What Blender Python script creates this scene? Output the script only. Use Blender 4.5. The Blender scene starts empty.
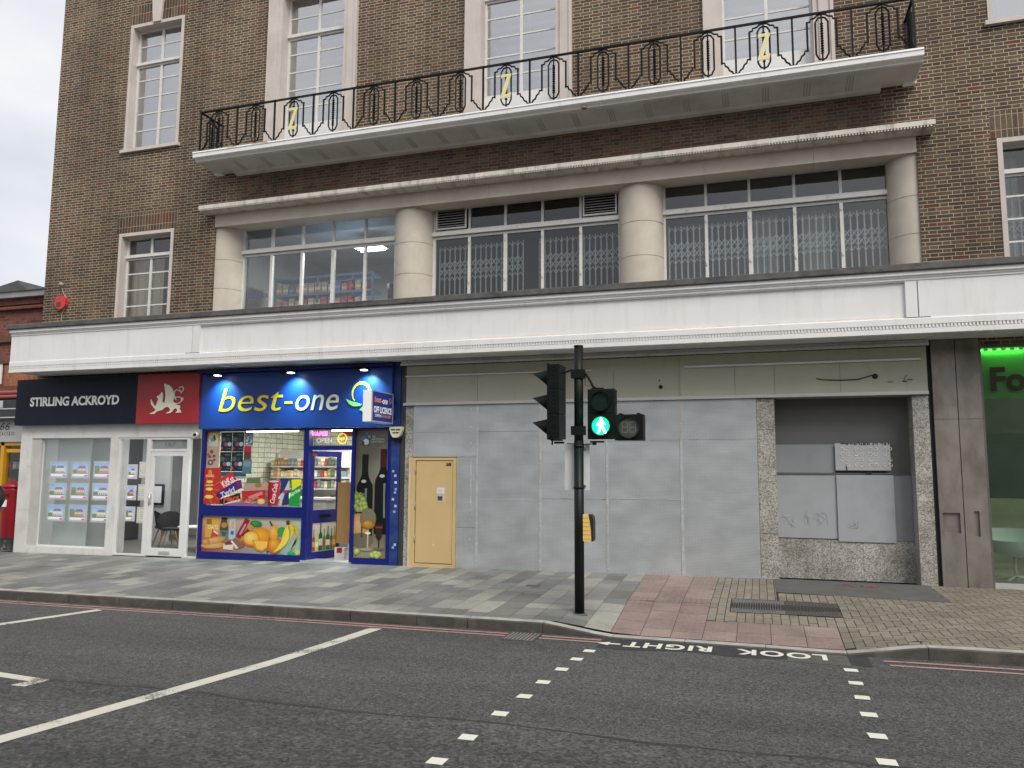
import bpy, math, random
from mathutils import Matrix, Vector
random.seed(7)
C = bpy.context.scene.collection
PI = math.pi
# ------------------------------------------------------------------ camera, light, exposure
scn = bpy.context.scene
cam = bpy.data.cameras.new('camera'); cam.sensor_width = 36; cam.lens = 775/1024*36
cam.clip_end = 500; cam.clip_start = 0.05
co = bpy.data.objects.new('camera', cam); C.objects.link(co); scn.camera = co
r_ = Vector((0.95279314, 0.30357436, 0.00527678)); u_ = Vector((0.02865131, -0.10719933, 0.99382464)); f_ = Vector((-0.30226534, 0.94675811, 0.11083659))
co.matrix_world = Matrix(((r_.x, u_.x, -f_.x, 0), (r_.y, u_.y, -f_.y, -12.8), (r_.z, u_.z, -f_.z, 1.627), (0, 0, 0, 1)))
scn.view_settings.view_transform = 'Standard'; scn.view_settings.look = 'None'
scn.view_settings.exposure = 1.0; scn.view_settings.gamma = 1
SUN_EL, SUN_AZ = math.radians(46), math.radians(140)      # azimuth from +Y, clockwise
w = bpy.data.worlds.new('World'); scn.world = w; w.use_nodes = True
nt = w.node_tree; nt.nodes.clear(); N = nt.nodes; L = nt.links
sky = N.new('ShaderNodeTexSky'); sky.sky_type = 'NISHITA'; sky.sun_disc = False
sky.sun_elevation = SUN_EL; sky.sun_rotation = SUN_AZ; sky.air_density = 1; sky.dust_density = 4; sky.ozone_density = 1
hs = N.new('ShaderNodeHueSaturation'); hs.inputs['Saturation'].default_value = 0.12; hs.inputs['Value'].default_value = 0.9
tc = N.new('ShaderNodeTexCoord'); mp = N.new('ShaderNodeMapping'); mp.inputs['Scale'].default_value = (1, 1, 2.6)
nz = N.new('ShaderNodeTexNoise'); nz.inputs['Scale'].default_value = 2.6; nz.inputs['Detail'].default_value = 6; nz.inputs['Roughness'].default_value = .52
cr = N.new('ShaderNodeValToRGB'); cr.color_ramp.elements[0].position = .36; cr.color_ramp.elements[1].position = .66
cr.color_ramp.elements[0].color = (3.6, 3.8, 4.25, 1); cr.color_ramp.elements[1].color = (5.05, 5.12, 5.32, 1)
mx = N.new('ShaderNodeMixRGB'); mx.inputs[0].default_value = .8
bg = N.new('ShaderNodeBackground'); bg.inputs[1].default_value = 0.1; ou = N.new('ShaderNodeOutputWorld')
L.new(sky.outputs[0], hs.inputs['Color']); L.new(tc.outputs['Generated'], mp.inputs[0]); L.new(mp.outputs[0], nz.inputs['Vector'])
L.new(nz.outputs['Fac'], cr.inputs[0]); L.new(hs.outputs[0], mx.inputs[1]); L.new(cr.outputs[0], mx.inputs[2])
L.new(mx.outputs[0], bg.inputs[0]); L.new(bg.outputs[0], ou.inputs[0])
sl = bpy.data.lights.new('sun', 'SUN'); sl.energy = 1.2; sl.angle = math.radians(30); sl.color = (1, .95, .88)
so = bpy.data.objects.new('sun', sl); C.objects.link(so)
sd = Vector((math.sin(SUN_AZ)*math.cos(SUN_EL), math.cos(SUN_AZ)*math.cos(SUN_EL), math.sin(SUN_EL)))
so.rotation_euler = sd.to_track_quat('Z', 'Y').to_euler(); so.location = (-6, -20, 25)

# ------------------------------------------------------------------ helpers
def lin(v):
    v /= 255.0
    return v/12.92 if v <= .04045 else ((v+.055)/1.055)**2.4
def c(r, g, b): return (lin(r), lin(g), lin(b), 1)

class MB:
    def __init__(s): s.v = []; s.f = []; s.c = []; s.mi = []; s.cur = 0; s.sm = []
    def face(s, pts, col=None, smooth=False):
        n = len(s.v); s.v += [tuple(p) for p in pts]; s.f.append(list(range(n, n+len(pts)))); s.c.append(col); s.mi.append(s.cur); s.sm.append(smooth); return s
    def box(s, x0, x1, y0, y1, z0, z1, col=None):
        n = len(s.v)
        s.v += [(x0,y0,z0),(x1,y0,z0),(x1,y1,z0),(x0,y1,z0),(x0,y0,z1),(x1,y0,z1),(x1,y1,z1),(x0,y1,z1)]
        for q in ((0,3,2,1),(4,5,6,7),(0,1,5,4),(1,2,6,5),(2,3,7,6),(3,0,4,7)):
            s.f.append([n+i for i in q]); s.c.append(col); s.mi.append(s.cur); s.sm.append(False)
        return s
    def tube(s, pts, r, n=6, col=None, cap=True, rr=None):
        pts = [Vector(p) for p in pts]; rings = []
        up = Vector((0.13, 0.31, 0.94)).normalized(); base = len(s.v)
        for i, p in enumerate(pts):
            a = pts[max(0, i-1)]; b = pts[min(len(pts)-1, i+1)]; d = (b-a)
            d = d.normalized() if d.length > 1e-9 else Vector((0,0,1))
            if i == 0 or not rings:
                x = d.cross(up)
                if x.length < .2: x = d.cross(Vector((1,0,0)))
                x.normalize()
            else:
                x = (x - d*x.dot(d));
                if x.length < 1e-6: x = d.cross(Vector((1,0,0)))
                x.normalize()
            y = d.cross(x); R = rr[i] if rr else r
            rings.append(1)
            for k in range(n):
                a_ = 2*PI*k/n; s.v.append(tuple(p + x*math.cos(a_)*R + y*math.sin(a_)*R))
        for i in range(len(pts)-1):
            for k in range(n):
                k2 = (k+1) % n
                s.f.append([base+i*n+k, base+i*n+k2, base+(i+1)*n+k2, base+(i+1)*n+k]); s.c.append(col); s.mi.append(s.cur); s.sm.append(n > 6)
        if cap:
            s.f.append([base+k for k in range(n)][::-1]); s.c.append(col); s.mi.append(s.cur); s.sm.append(False)
            e = base+(len(pts)-1)*n
            s.f.append([e+k for k in range(n)]); s.c.append(col); s.mi.append(s.cur); s.sm.append(False)
        return s
    def lathe(s, cx, cy, prof, n=24, col=None, a0=0, a1=2*PI):       # prof: (r,z) bottom to top
        base = len(s.v); full = abs(a1-a0-2*PI) < 1e-6; m = n if full else n+1
        for r, z in prof:
            for k in range(m):
                a = a0+(a1-a0)*k/n; s.v.append((cx+r*math.cos(a), cy+r*math.sin(a), z))
        for i in range(len(prof)-1):
            for k in range(n):
                k2 = (k+1) % m
                s.f.append([base+i*m+k, base+i*m+k2, base+(i+1)*m+k2, base+(i+1)*m+k]); s.c.append(col); s.mi.append(s.cur); s.sm.append(True)
        return s
    def disc(s, cx, cz, rx, rz, y, col=None, n=20, rot=0, axis='Y'):
        pts = []
        for k in range(n):
            a = 2*PI*k/n; dx, dz = rx*math.cos(a), rz*math.sin(a)
            ex, ez = dx*math.cos(rot)-dz*math.sin(rot), dx*math.sin(rot)+dz*math.cos(rot)
            pts.append((cx+ex, y, cz+ez) if axis == 'Y' else (y, cx+ex, cz+ez))
        return s.face(pts, col)
    def ring(s, cx, cz, r0, r1, y0, y1, n=28, col=None):            # annular tube with axis Y
        for k in range(n):
            a, b = 2*PI*k/n, 2*PI*(k+1)/n
            P = lambda r, t, y: (cx+r*math.cos(t), y, cz+r*math.sin(t))
            s.face([P(r0,a,y0),P(r1,a,y0),P(r1,b,y0),P(r0,b,y0)], col); s.face([P(r1,a,y0),P(r1,a,y1),P(r1,b,y1),P(r1,b,y0)], col, True)
            s.face([P(r0,a,y0),P(r0,b,y0),P(r0,b,y1),P(r0,a,y1)], col, True)
        return s
    def prism(s, prof, x0, x1, caps=True, col=None):                 # prof: closed (y,z) loop extruded along X
        n = len(s.v); m = len(prof)
        s.v += [(x0,y,z) for y, z in prof] + [(x1,y,z) for y, z in prof]
        for i in range(m):
            j = (i+1) % m; s.f.append([n+i, n+j, n+m+j, n+m+i]); s.c.append(col); s.mi.append(s.cur); s.sm.append(False)
        if caps:
            s.f.append([n+i for i in range(m)][::-1]); s.c.append(col); s.mi.append(s.cur); s.sm.append(False)
            s.f.append([n+m+i for i in range(m)]); s.c.append(col); s.mi.append(s.cur); s.sm.append(False)
        return s
    def text(s, body, u0, u1, v0, v1, fn, bold=0.0, shear=0.0, depth=0.0, col=None, space=1.0):
        cu = bpy.data.curves.new('t', 'FONT'); cu.body = body; cu.size = 1; cu.offset = bold; cu.shear = shear; cu.space_character = space
        cu.resolution_u = 4
        o = bpy.data.objects.new('t', cu); C.objects.link(o)
        bpy.context.view_layer.update(); dg = bpy.context.evaluated_depsgraph_get()
        me = bpy.data.meshes.new_from_object(o.evaluated_get(dg))
        vs = [tuple(v.co) for v in me.vertices]; fs = [list(p.vertices) for p in me.polygons]
        bpy.data.objects.remove(o); bpy.data.curves.remove(cu); bpy.data.meshes.remove(me)
        xa, xb = min(v[0] for v in vs), max(v[0] for v in vs); ya, yb = min(v[1] for v in vs), max(v[1] for v in vs)
        def T(v): return (u0+(v[0]-xa)/(xb-xa)*(u1-u0), v0+(v[1]-ya)/(yb-ya)*(v1-v0))
        def add(d, rev=False):
            n = len(s.v); s.v += [fn(*T(v), d) for v in vs]
            for f in fs: s.f.append([n+i for i in (f[::-1] if rev else f)]); s.c.append(col); s.mi.append(s.cur); s.sm.append(False)
            return n
        a = add(depth)
        if depth:
            b = add(0, True); cnt = {}
            for f in fs:
                for i in range(len(f)):
                    e = (f[i], f[(i+1) % len(f)]); cnt[e] = 1
            for (i, j) in cnt:
                if (j, i) not in cnt:
                    s.f.append([a+i, b+i, b+j, a+j]); s.c.append(col); s.mi.append(s.cur); s.sm.append(False)
        return s
    def build(s, name, mat, parent=None, origin=None, bevel=0):
        if parent is not None: off = Vector(parent['_o'])
        else:
            if origin is None:
                xs = [v[0] for v in s.v]; ys = [v[1] for v in s.v]; zs = [v[2] for v in s.v]
                origin = ((min(xs)+max(xs))/2, (min(ys)+max(ys))/2, min(zs))
            off = Vector(origin)
        me = bpy.data.meshes.new(name); me.from_pydata([(v[0]-off[0], v[1]-off[1], v[2]-off[2]) for v in s.v], [], s.f)
        mats = mat if isinstance(mat, (list, tuple)) else [mat]
        for m in mats: me.materials.append(m)
        me.polygons.foreach_set('material_index', s.mi); me.polygons.foreach_set('use_smooth', s.sm)
        if any(k is not None for k in s.c):
            ca = me.color_attributes.new('Col', 'FLOAT_COLOR', 'CORNER'); li = 0
            for f, k in zip(s.f, s.c):
                for q in range(len(f)):
                    kk = (.5,.5,.5,1) if k is None else (k[q] if isinstance(k, list) else k)
                    ca.data[li].color = kk; li += 1
        me.update()
        o = bpy.data.objects.new(name, me); C.objects.link(o); o['_o'] = list(off)
        if parent is not None: o.parent = parent
        else: o.location = off
        if bevel:
            b = o.modifiers.new('bevel', 'BEVEL'); b.width = bevel; b.segments = 2; b.limit_method = 'ANGLE'
        return o

def tag(o, label, cat, group=None, kind=None):
    o['label'] = label; o['category'] = cat
    if group: o['group'] = group
    if kind: o['kind'] = kind
    return o
def thing(name, label, cat, loc, group=None):
    o = bpy.data.objects.new(name, None); C.objects.link(o); o.location = loc; o.empty_display_size = .2
    o['_o'] = list(loc); return tag(o, label, cat, group)
def struct(o): o['kind'] = 'structure'; return o
def dup(root, loc, rz=None, label=None):
    r = root.copy(); C.objects.link(r); r.location = loc
    if rz is not None: r.rotation_euler = (0, 0, rz)
    if label: r['label'] = label
    for ch in root.children:
        k = ch.copy(); C.objects.link(k); k.parent = r
        for g in ch.children:
            d = g.copy(); C.objects.link(d); d.parent = k
    return r
FR = lambda Y: (lambda u, v, d: (u, Y-d, v))        # writing on a wall facing the street

# ------------------------------------------------------------------ materials
MATS = {}
def base_mat(name):
    m = bpy.data.materials.new(name); m.use_nodes = True; n = m.node_tree
    return m, n, n.nodes, n.links, n.nodes['Principled BSDF']
def setin(p, k, v):
    if k in p.inputs: p.inputs[k].default_value = v
def mat(name, col, rough=.6, var=.12, scale=4, metal=0, bump=0, bscale=60, spec=.5, stretch=(1,1,1), col2=None, dirt=None, dscale=1.2, dstretch=(1,1,1), dpos=(.5,.75)):
    if name in MATS: return MATS[name]
    m, n, NN, LL, p = base_mat(name)
    ge = NN.new('ShaderNodeNewGeometry'); mp = NN.new('ShaderNodeMapping'); mp.inputs['Scale'].default_value = stretch
    LL.new(ge.outputs['Position'], mp.inputs[0])
    nz = NN.new('ShaderNodeTexNoise'); nz.inputs['Scale'].default_value = scale; nz.inputs['Detail'].default_value = 5; nz.inputs['Roughness'].default_value = .6
    LL.new(mp.outputs[0], nz.inputs['Vector'])
    r = NN.new('ShaderNodeValToRGB'); r.color_ramp.elements[0].position = .3; r.color_ramp.elements[1].position = .7
    a = tuple(max(0, x*(1-var)) for x in col[:3])+(1,); b = tuple(min(1, x*(1+var)) for x in (col2 or col)[:3])+(1,)
    r.color_ramp.elements[0].color = a; r.color_ramp.elements[1].color = b
    LL.new(nz.outputs['Fac'], r.inputs[0]); out = r.outputs[0]
    if dirt:
        mp2 = NN.new('ShaderNodeMapping'); mp2.inputs['Scale'].default_value = dstretch; LL.new(ge.outputs['Position'], mp2.inputs[0])
        n2 = NN.new('ShaderNodeTexNoise'); n2.inputs['Scale'].default_value = dscale; n2.inputs['Detail'].default_value = 7; n2.inputs['Roughness'].default_value = .65
        LL.new(mp2.outputs[0], n2.inputs['Vector'])
        r2 = NN.new('ShaderNodeValToRGB'); r2.color_ramp.elements[0].position = dpos[0]; r2.color_ramp.elements[1].position = dpos[1]
        r2.color_ramp.elements[0].color = (0,0,0,1); r2.color_ramp.elements[1].color = (dirt[3] if len(dirt) > 3 else 1,)*3+(1,)
        LL.new(n2.outputs['Fac'], r2.inputs[0])
        mx = NN.new('ShaderNodeMixRGB'); LL.new(r2.outputs[0], mx.inputs[0]); LL.new(out, mx.inputs[1]); mx.inputs[2].default_value = tuple(dirt[:3])+(1,)
        out = mx.outputs[0]
    LL.new(out, p.inputs['Base Color']); p.inputs['Roughness'].default_value = rough; p.inputs['Metallic'].default_value = metal
    setin(p, 'Specular IOR Level', spec)
    if bump:
        nb = NN.new('ShaderNodeTexNoise'); nb.inputs['Scale'].default_value = bscale; nb.inputs['Detail'].default_value = 4
        LL.new(ge.outputs['Position'], nb.inputs['Vector'])
        b_ = NN.new('ShaderNodeBump'); b_.inputs['Strength'].default_value = bump; b_.inputs['Distance'].default_value = .01
        LL.new(nb.outputs['Fac'], b_.inputs['Height']); LL.new(b_.outputs[0], p.inputs['Normal'])
    MATS[name] = m; return m
def emis(name, col, s):
    if name in MATS: return MATS[name]
    m, n, NN, LL, p = base_mat(name); p.inputs['Base Color'].default_value = col
    setin(p, 'Emission Color', col); setin(p, 'Emission Strength', s); MATS[name] = m; return m
def glass(name, refl=.12, tint=(1,1,1), dirtcol=None, milk=0, wav=.0):
    m, n, NN, LL, p = base_mat(name); NN.remove(p)
    g = NN.new('ShaderNodeBsdfGlossy'); g.inputs['Roughness'].default_value = .02; t = NN.new('ShaderNodeBsdfTransparent'); t.inputs[0].default_value = tint+(1,)
    if wav:
        ge = NN.new('ShaderNodeNewGeometry'); nb = NN.new('ShaderNodeTexNoise'); nb.inputs['Scale'].default_value = 1.6; LL.new(ge.outputs['Position'], nb.inputs['Vector'])
        b_ = NN.new('ShaderNodeBump'); b_.inputs['Strength'].default_value = wav; b_.inputs['Distance'].default_value = .03; LL.new(nb.outputs['Fac'], b_.inputs['Height']); LL.new(b_.outputs[0], g.inputs['Normal'])
    lw = NN.new('ShaderNodeLayerWeight'); lw.inputs[0].default_value = .45
    ma = NN.new('ShaderNodeMath'); ma.operation = 'MULTIPLY_ADD'; ma.inputs[1].default_value = .5; ma.inputs[2].default_value = refl
    ma.use_clamp = True; LL.new(lw.outputs['Fresnel'], ma.inputs[0])
    mx = NN.new('ShaderNodeMixShader'); LL.new(ma.outputs[0], mx.inputs[0]); LL.new(t.outputs[0], mx.inputs[1]); LL.new(g.outputs[0], mx.inputs[2]); out = mx
    if milk:
        d = NN.new('ShaderNodeBsdfDiffuse'); d.inputs[0].default_value = (.62,.68,.68,1); m2 = NN.new('ShaderNodeMixShader'); m2.inputs[0].default_value = milk
        LL.new(mx.outputs[0], m2.inputs[1]); LL.new(d.outputs[0], m2.inputs[2]); out = m2
    LL.new(out.outputs[0], NN['Material Output'].inputs[0]); MATS[name] = m; return m
def attr_mat(name, rough=.6, emit=0, var=.08, scale=25, bump=0, dirt=0, spec=.5, gain=1):
    m, n, NN, LL, p = base_mat(name)
    at = NN.new('ShaderNodeVertexColor'); at.layer_name = 'Col'
    ge = NN.new('ShaderNodeNewGeometry'); nz = NN.new('ShaderNodeTexNoise'); nz.inputs['Scale'].default_value = scale; nz.inputs['Detail'].default_value = 6; nz.inputs['Roughness'].default_value = .7
    LL.new(ge.outputs['Position'], nz.inputs['Vector'])
    mr = NN.new('ShaderNodeMapRange'); mr.inputs['From Min'].default_value = .3; mr.inputs['From Max'].default_value = .7
    mr.inputs['To Min'].default_value = (1-var)*gain; mr.inputs['To Max'].default_value = (1+var)*gain; LL.new(nz.outputs['Fac'], mr.inputs['Value'])
    mu = NN.new('ShaderNodeMixRGB'); mu.blend_type = 'MULTIPLY'; mu.inputs[0].default_value = 1; LL.new(at.outputs[0], mu.inputs[1]); LL.new(mr.outputs[0], mu.inputs[2])
    out = mu.outputs[0]
    if dirt:
        n2 = NN.new('ShaderNodeTexNoise'); n2.inputs['Scale'].default_value = 1.1; n2.inputs['Detail'].default_value = 8; n2.inputs['Roughness'].default_value = .7
        LL.new(ge.outputs['Position'], n2.inputs['Vector'])
        m3 = NN.new('ShaderNodeMapRange'); m3.inputs['From Min'].default_value = .45; m3.inputs['From Max'].default_value = .7; m3.inputs['To Min'].default_value = 1; m3.inputs['To Max'].default_value = 1-dirt
        LL.new(n2.outputs['Fac'], m3.inputs['Value'])
        m4 = NN.new('ShaderNodeMixRGB'); m4.blend_type = 'MULTIPLY'; m4.inputs[0].default_value = 1; LL.new(out, m4.inputs[1]); LL.new(m3.outputs[0], m4.inputs[2]); out = m4.outputs[0]
        # dark spots of gum and grit
        vo = NN.new('ShaderNodeTexVoronoi'); vo.inputs['Scale'].default_value = 3.2; LL.new(ge.outputs['Position'], vo.inputs['Vector'])
        m5 = NN.new('ShaderNodeMapRange'); m5.inputs['From Min'].default_value = .045; m5.inputs['From Max'].default_value = .07; m5.inputs['To Min'].default_value = .62; m5.inputs['To Max'].default_value = 1
        LL.new(vo.outputs['Distance'], m5.inputs['Value'])
        m6 = NN.new('ShaderNodeMixRGB'); m6.blend_type = 'MULTIPLY'; m6.inputs[0].default_value = 1; LL.new(out, m6.inputs[1]); LL.new(m5.outputs[0], m6.inputs[2]); out = m6.outputs[0]
    LL.new(out, p.inputs['Base Color']); p.inputs['Roughness'].default_value = rough; setin(p, 'Specular IOR Level', spec)
    if emit:
        LL.new(out, p.inputs['Emission Color']); setin(p, 'Emission Strength', emit)
    if bump:
        b_ = NN.new('ShaderNodeBump'); b_.inputs['Strength'].default_value = bump; b_.inputs['Distance'].default_value = .006
        nb = NN.new('ShaderNodeTexNoise'); nb.inputs['Scale'].default_value = 90; nb.inputs['Detail'].default_value = 4; LL.new(ge.outputs['Position'], nb.inputs['Vector'])
        LL.new(nb.outputs['Fac'], b_.inputs['Height']); LL.new(b_.outputs[0], p.inputs['Normal'])
    MATS[name] = m; return m

def brick(name, cols, mortar, h=.0592, P=.3435, joint=.0105, rot=False, rough=.85, flemish=True, mdark=None, reds=.09):
    m, n, NN, LL, p = base_mat(name)
    def M(op, a, b=None, cl=False):
        k = NN.new('ShaderNodeMath'); k.operation = op; k.use_clamp = cl
        for i, q in enumerate((a, b)):
            if q is None: continue
            if isinstance(q, (int, float)): k.inputs[i].default_value = q
            else: LL.new(q, k.inputs[i])
        return k.outputs[0]
    ge = NN.new('ShaderNodeNewGeometry'); sp = NN.new('ShaderNodeSeparateXYZ'); LL.new(ge.outputs['Position'], sp.inputs[0])
    # wobble so that the courses are hand laid
    wn = NN.new('ShaderNodeTexNoise'); wn.inputs['Scale'].default_value = 1.7; wn.inputs['Detail'].default_value = 3; LL.new(ge.outputs['Position'], wn.inputs['Vector'])
    wob = M('MULTIPLY', M('SUBTRACT', wn.outputs['Fac'], .5), .012)
    ua = M('ADD', sp.outputs['X'], sp.outputs['Y']); za = M('ADD', sp.outputs['Z'], wob)
    u, v = (za, ua) if rot else (ua, za)
    u = M('ADD', u, 50.07); v = M('ADD', v, 10.0)
    rv = M('DIVIDE', v, h); row = M('FLOOR', rv); fv = M('SUBTRACT', rv, row)
    par = M('FLOORED_MODULO', row, 2.0)
    jit = NN.new('ShaderNodeTexWhiteNoise'); jit.noise_dimensions = '1D'; LL.new(row, jit.inputs['W'])
    uu = M('ADD', M('ADD', u, M('MULTIPLY', par, P/2)), M('MULTIPLY', jit.outputs['Value'], .008))
    pu = M('DIVIDE', uu, P); col = M('FLOOR', pu); t = M('SUBTRACT', pu, col)
    sp3 = 2/3 if flemish else .5
    isH = M('GREATER_THAN', t, sp3)
    d0 = M('MINIMUM', M('MULTIPLY', t, P), M('MULTIPLY', M('SUBTRACT', 1.0, t), P))
    d1 = M('MULTIPLY', M('ABSOLUTE', M('SUBTRACT', t, sp3)), P)
    dv = M('MULTIPLY', M('MINIMUM', fv, M('SUBTRACT', 1.0, fv)), h)
    d = M('MINIMUM', M('MINIMUM', d0, d1), dv)
    en = NN.new('ShaderNodeTexNoise'); en.inputs['Scale'].default_value = 70; en.inputs['Detail'].default_value = 2; LL.new(ge.outputs['Position'], en.inputs['Vector'])
    d = M('ADD', d, M('MULTIPLY', M('SUBTRACT', en.outputs['Fac'], .5), .006))
    mr = NN.new('ShaderNodeMapRange'); mr.inputs['From Min'].default_value = joint/2-.0012; mr.inputs['From Max'].default_value = joint/2+.0012; LL.new(d, mr.inputs['Value'])
    isb = mr.outputs[0]
    cx = NN.new('ShaderNodeCombineXYZ'); LL.new(M('ADD', M('MULTIPLY', col, 2.0), isH), cx.inputs[0]); LL.new(row, cx.inputs[1])
    wn2 = NN.new('ShaderNodeTexWhiteNoise'); wn2.noise_dimensions = '3D'; LL.new(cx.outputs[0], wn2.inputs['Vector'])
    ramp = NN.new('ShaderNodeValToRGB'); ramp.color_ramp.interpolation = 'CONSTANT'
    e = ramp.color_ramp.elements; e[0].position = 0; e[0].color = cols[0]; e[1].position = reds; e[1].color = cols[1]
    k = len(cols)-2
    for i in range(k):
        q = e.new(reds+(1-reds)*(i+1)/(k+1)); q.color = cols[i+2]
    LL.new(wn2.outputs['Value'], ramp.inputs[0])
    # fine speckle in each brick
    fn = NN.new('ShaderNodeTexNoise'); fn.inputs['Scale'].default_value = 38; fn.inputs['Detail'].default_value = 4; LL.new(ge.outputs['Position'], fn.inputs['Vector'])
    ms = NN.new('ShaderNodeMapRange'); ms.inputs['From Min'].default_value = .3; ms.inputs['From Max'].default_value = .7; ms.inputs['To Min'].default_value = .72; ms.inputs['To Max'].default_value = 1.28; LL.new(fn.outputs['Fac'], ms.inputs['Value'])
    bm = NN.new('ShaderNodeMixRGB'); bm.blend_type = 'MULTIPLY'; bm.inputs[0].default_value = 1; LL.new(ramp.outputs[0], bm.inputs[1]); LL.new(ms.outputs[0], bm.inputs[2])
    # mortar weathering
    mn = NN.new('ShaderNodeTexNoise'); mn.inputs['Scale'].default_value = .9; mn.inputs['Detail'].default_value = 8; mn.inputs['Roughness'].default_value = .7; LL.new(ge.outputs['Position'], mn.inputs['Vector'])
    mrr = NN.new('ShaderNodeValToRGB'); mrr.color_ramp.elements[0].position = .35; mrr.color_ramp.elements[1].position = .68
    mrr.color_ramp.elements[0].color = tuple(x*.62 for x in mortar[:3])+(1,); mrr.color_ramp.elements[1].color = mortar; LL.new(mn.outputs['Fac'], mrr.inputs[0])
    mo = mrr.outputs[0]
    if mdark:   # sheltered, soot-stained band of mortar with balcony shade painted in: (x0,x1,z0,z1)
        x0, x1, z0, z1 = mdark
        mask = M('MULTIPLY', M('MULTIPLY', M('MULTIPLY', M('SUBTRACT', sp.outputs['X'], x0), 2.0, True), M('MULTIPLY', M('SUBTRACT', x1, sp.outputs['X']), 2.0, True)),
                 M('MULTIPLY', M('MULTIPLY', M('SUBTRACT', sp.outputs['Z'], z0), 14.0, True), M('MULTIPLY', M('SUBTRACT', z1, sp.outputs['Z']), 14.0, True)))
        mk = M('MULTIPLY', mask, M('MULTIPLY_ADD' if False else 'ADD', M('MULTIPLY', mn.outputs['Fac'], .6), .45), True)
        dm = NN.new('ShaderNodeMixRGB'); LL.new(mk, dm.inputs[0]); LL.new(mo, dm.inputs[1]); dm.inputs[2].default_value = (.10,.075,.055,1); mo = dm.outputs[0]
    fm = NN.new('ShaderNodeMixRGB'); LL.new(isb, fm.inputs[0]); LL.new(mo, fm.inputs[1]); LL.new(bm.outputs[0], fm.inputs[2])
    wz = NN.new('ShaderNodeTexNoise'); wz.inputs['Scale'].default_value = .45; wz.inputs['Detail'].default_value = 9; wz.inputs['Roughness'].default_value = .68
    wm = NN.new('ShaderNodeMapping'); wm.inputs['Scale'].default_value = (1.9,1,.55); LL.new(ge.outputs['Position'], wm.inputs[0]); LL.new(wm.outputs[0], wz.inputs['Vector'])
    wr = NN.new('ShaderNodeMapRange'); wr.inputs['From Min'].default_value = .36; wr.inputs['From Max'].default_value = .64; wr.inputs['To Min'].default_value = .66; wr.inputs['To Max'].default_value = 1.14; LL.new(wz.outputs['Fac'], wr.inputs['Value'])
    wx = NN.new('ShaderNodeMixRGB'); wx.blend_type = 'MULTIPLY'; wx.inputs[0].default_value = 1; LL.new(fm.outputs[0], wx.inputs[1]); LL.new(wr.outputs[0], wx.inputs[2])
    LL.new(wx.outputs[0], p.inputs['Base Color']); p.inputs['Roughness'].default_value = rough; setin(p, 'Specular IOR Level', .3)
    b_ = NN.new('ShaderNodeBump'); b_.inputs['Strength'].default_value = .6; b_.inputs['Distance'].default_value = .006
    LL.new(M('ADD', isb, M('MULTIPLY', fn.outputs['Fac'], .5)), b_.inputs['Height']); LL.new(b_.outputs[0], p.inputs['Normal'])
    MATS[name] = m; return m

BR = [(.125,.05,.036,1),(.092,.060,.046,1),(.112,.077,.058,1),(.070,.047,.039,1),(.130,.085,.059,1),(.100,.066,.052,1),(.081,.055,.047,1),(.135,.096,.069,1)]
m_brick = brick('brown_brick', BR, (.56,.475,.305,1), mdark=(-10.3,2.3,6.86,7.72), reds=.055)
m_soldier = brick('soldier_brick', BR, (.50,.42,.27,1), rot=True, P=.46, h=.075, flemish=False, reds=.12)
m_red = brick('red_brick', [(.10,.035,.03,1),(.16,.052,.04,1),(.19,.065,.048,1),(.13,.042,.034,1),(.165,.062,.045,1)], (.2,.13,.1,1), h=.075, P=.3435)
m_orange = brick('orange_brick', [(.26,.09,.05,1),(.34,.13,.07,1),(.3,.11,.06,1)], (.25,.15,.1,1), h=.075, P=.225, rot=True)
m_tile = brick('cream_tile', [(.5,.5,.38,1),(.56,.56,.42,1),(.58,.57,.45,1)], (.22,.24,.2,1), h=.11, P=.44, flemish=False, joint=.014, rough=.3)
m_opp = brick('london_brick', [(.22,.12,.08,1),(.3,.2,.13,1),(.25,.16,.1,1)], (.3,.26,.2,1))
m_stone = mat('portland_stone', (.55,.495,.415), .8, .1, 2.2, bump=.25, bscale=120, dirt=(.36,.32,.27,.5), dscale=1.6, dstretch=(1,1,.5), dpos=(.5,.8))
m_stone2 = mat('window_stone', (.56,.50,.455), .8, .08, 2.2, bump=.2, bscale=120, dirt=(.36,.31,.27,.5), dscale=2.2, dstretch=(1.5,1,.35), dpos=(.5,.8))
m_corn = mat('cornice_stone', (.64,.60,.53), .85, .1, 5, bump=.3, bscale=80, dirt=(.22,.2,.17,.85), dscale=3.5, dstretch=(2,1,.6), dpos=(.5,.72))
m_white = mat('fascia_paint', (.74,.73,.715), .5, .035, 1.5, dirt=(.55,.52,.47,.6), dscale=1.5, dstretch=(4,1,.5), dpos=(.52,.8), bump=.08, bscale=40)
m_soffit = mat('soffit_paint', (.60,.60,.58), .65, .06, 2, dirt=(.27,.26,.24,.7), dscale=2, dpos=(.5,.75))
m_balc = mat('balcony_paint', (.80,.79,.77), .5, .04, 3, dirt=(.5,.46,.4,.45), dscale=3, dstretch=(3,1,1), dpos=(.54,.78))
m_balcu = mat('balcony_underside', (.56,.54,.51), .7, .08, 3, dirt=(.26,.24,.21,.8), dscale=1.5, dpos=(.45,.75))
m_rust = mat('rust_stain', (.45,.27,.13), .8, .3, 14, col2=(.65,.5,.35))
m_pink = mat('pink_old_paint', (.70,.58,.51), .7, .1, 9, stretch=(.5,1,1), col2=(.70,.66,.62))
m_cop = mat('lead_coping', (.095,.092,.086), .75, .25, 7, bump=.4, bscale=30, dirt=(.035,.034,.032,.9), dscale=3, dstretch=(.6,1,2), dpos=(.5,.65))
m_wfr = mat('window_white_paint', (.64,.63,.60), .45, .06, 8, dirt=(.38,.27,.17,.8), dscale=9, dpos=(.6,.75))
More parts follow.
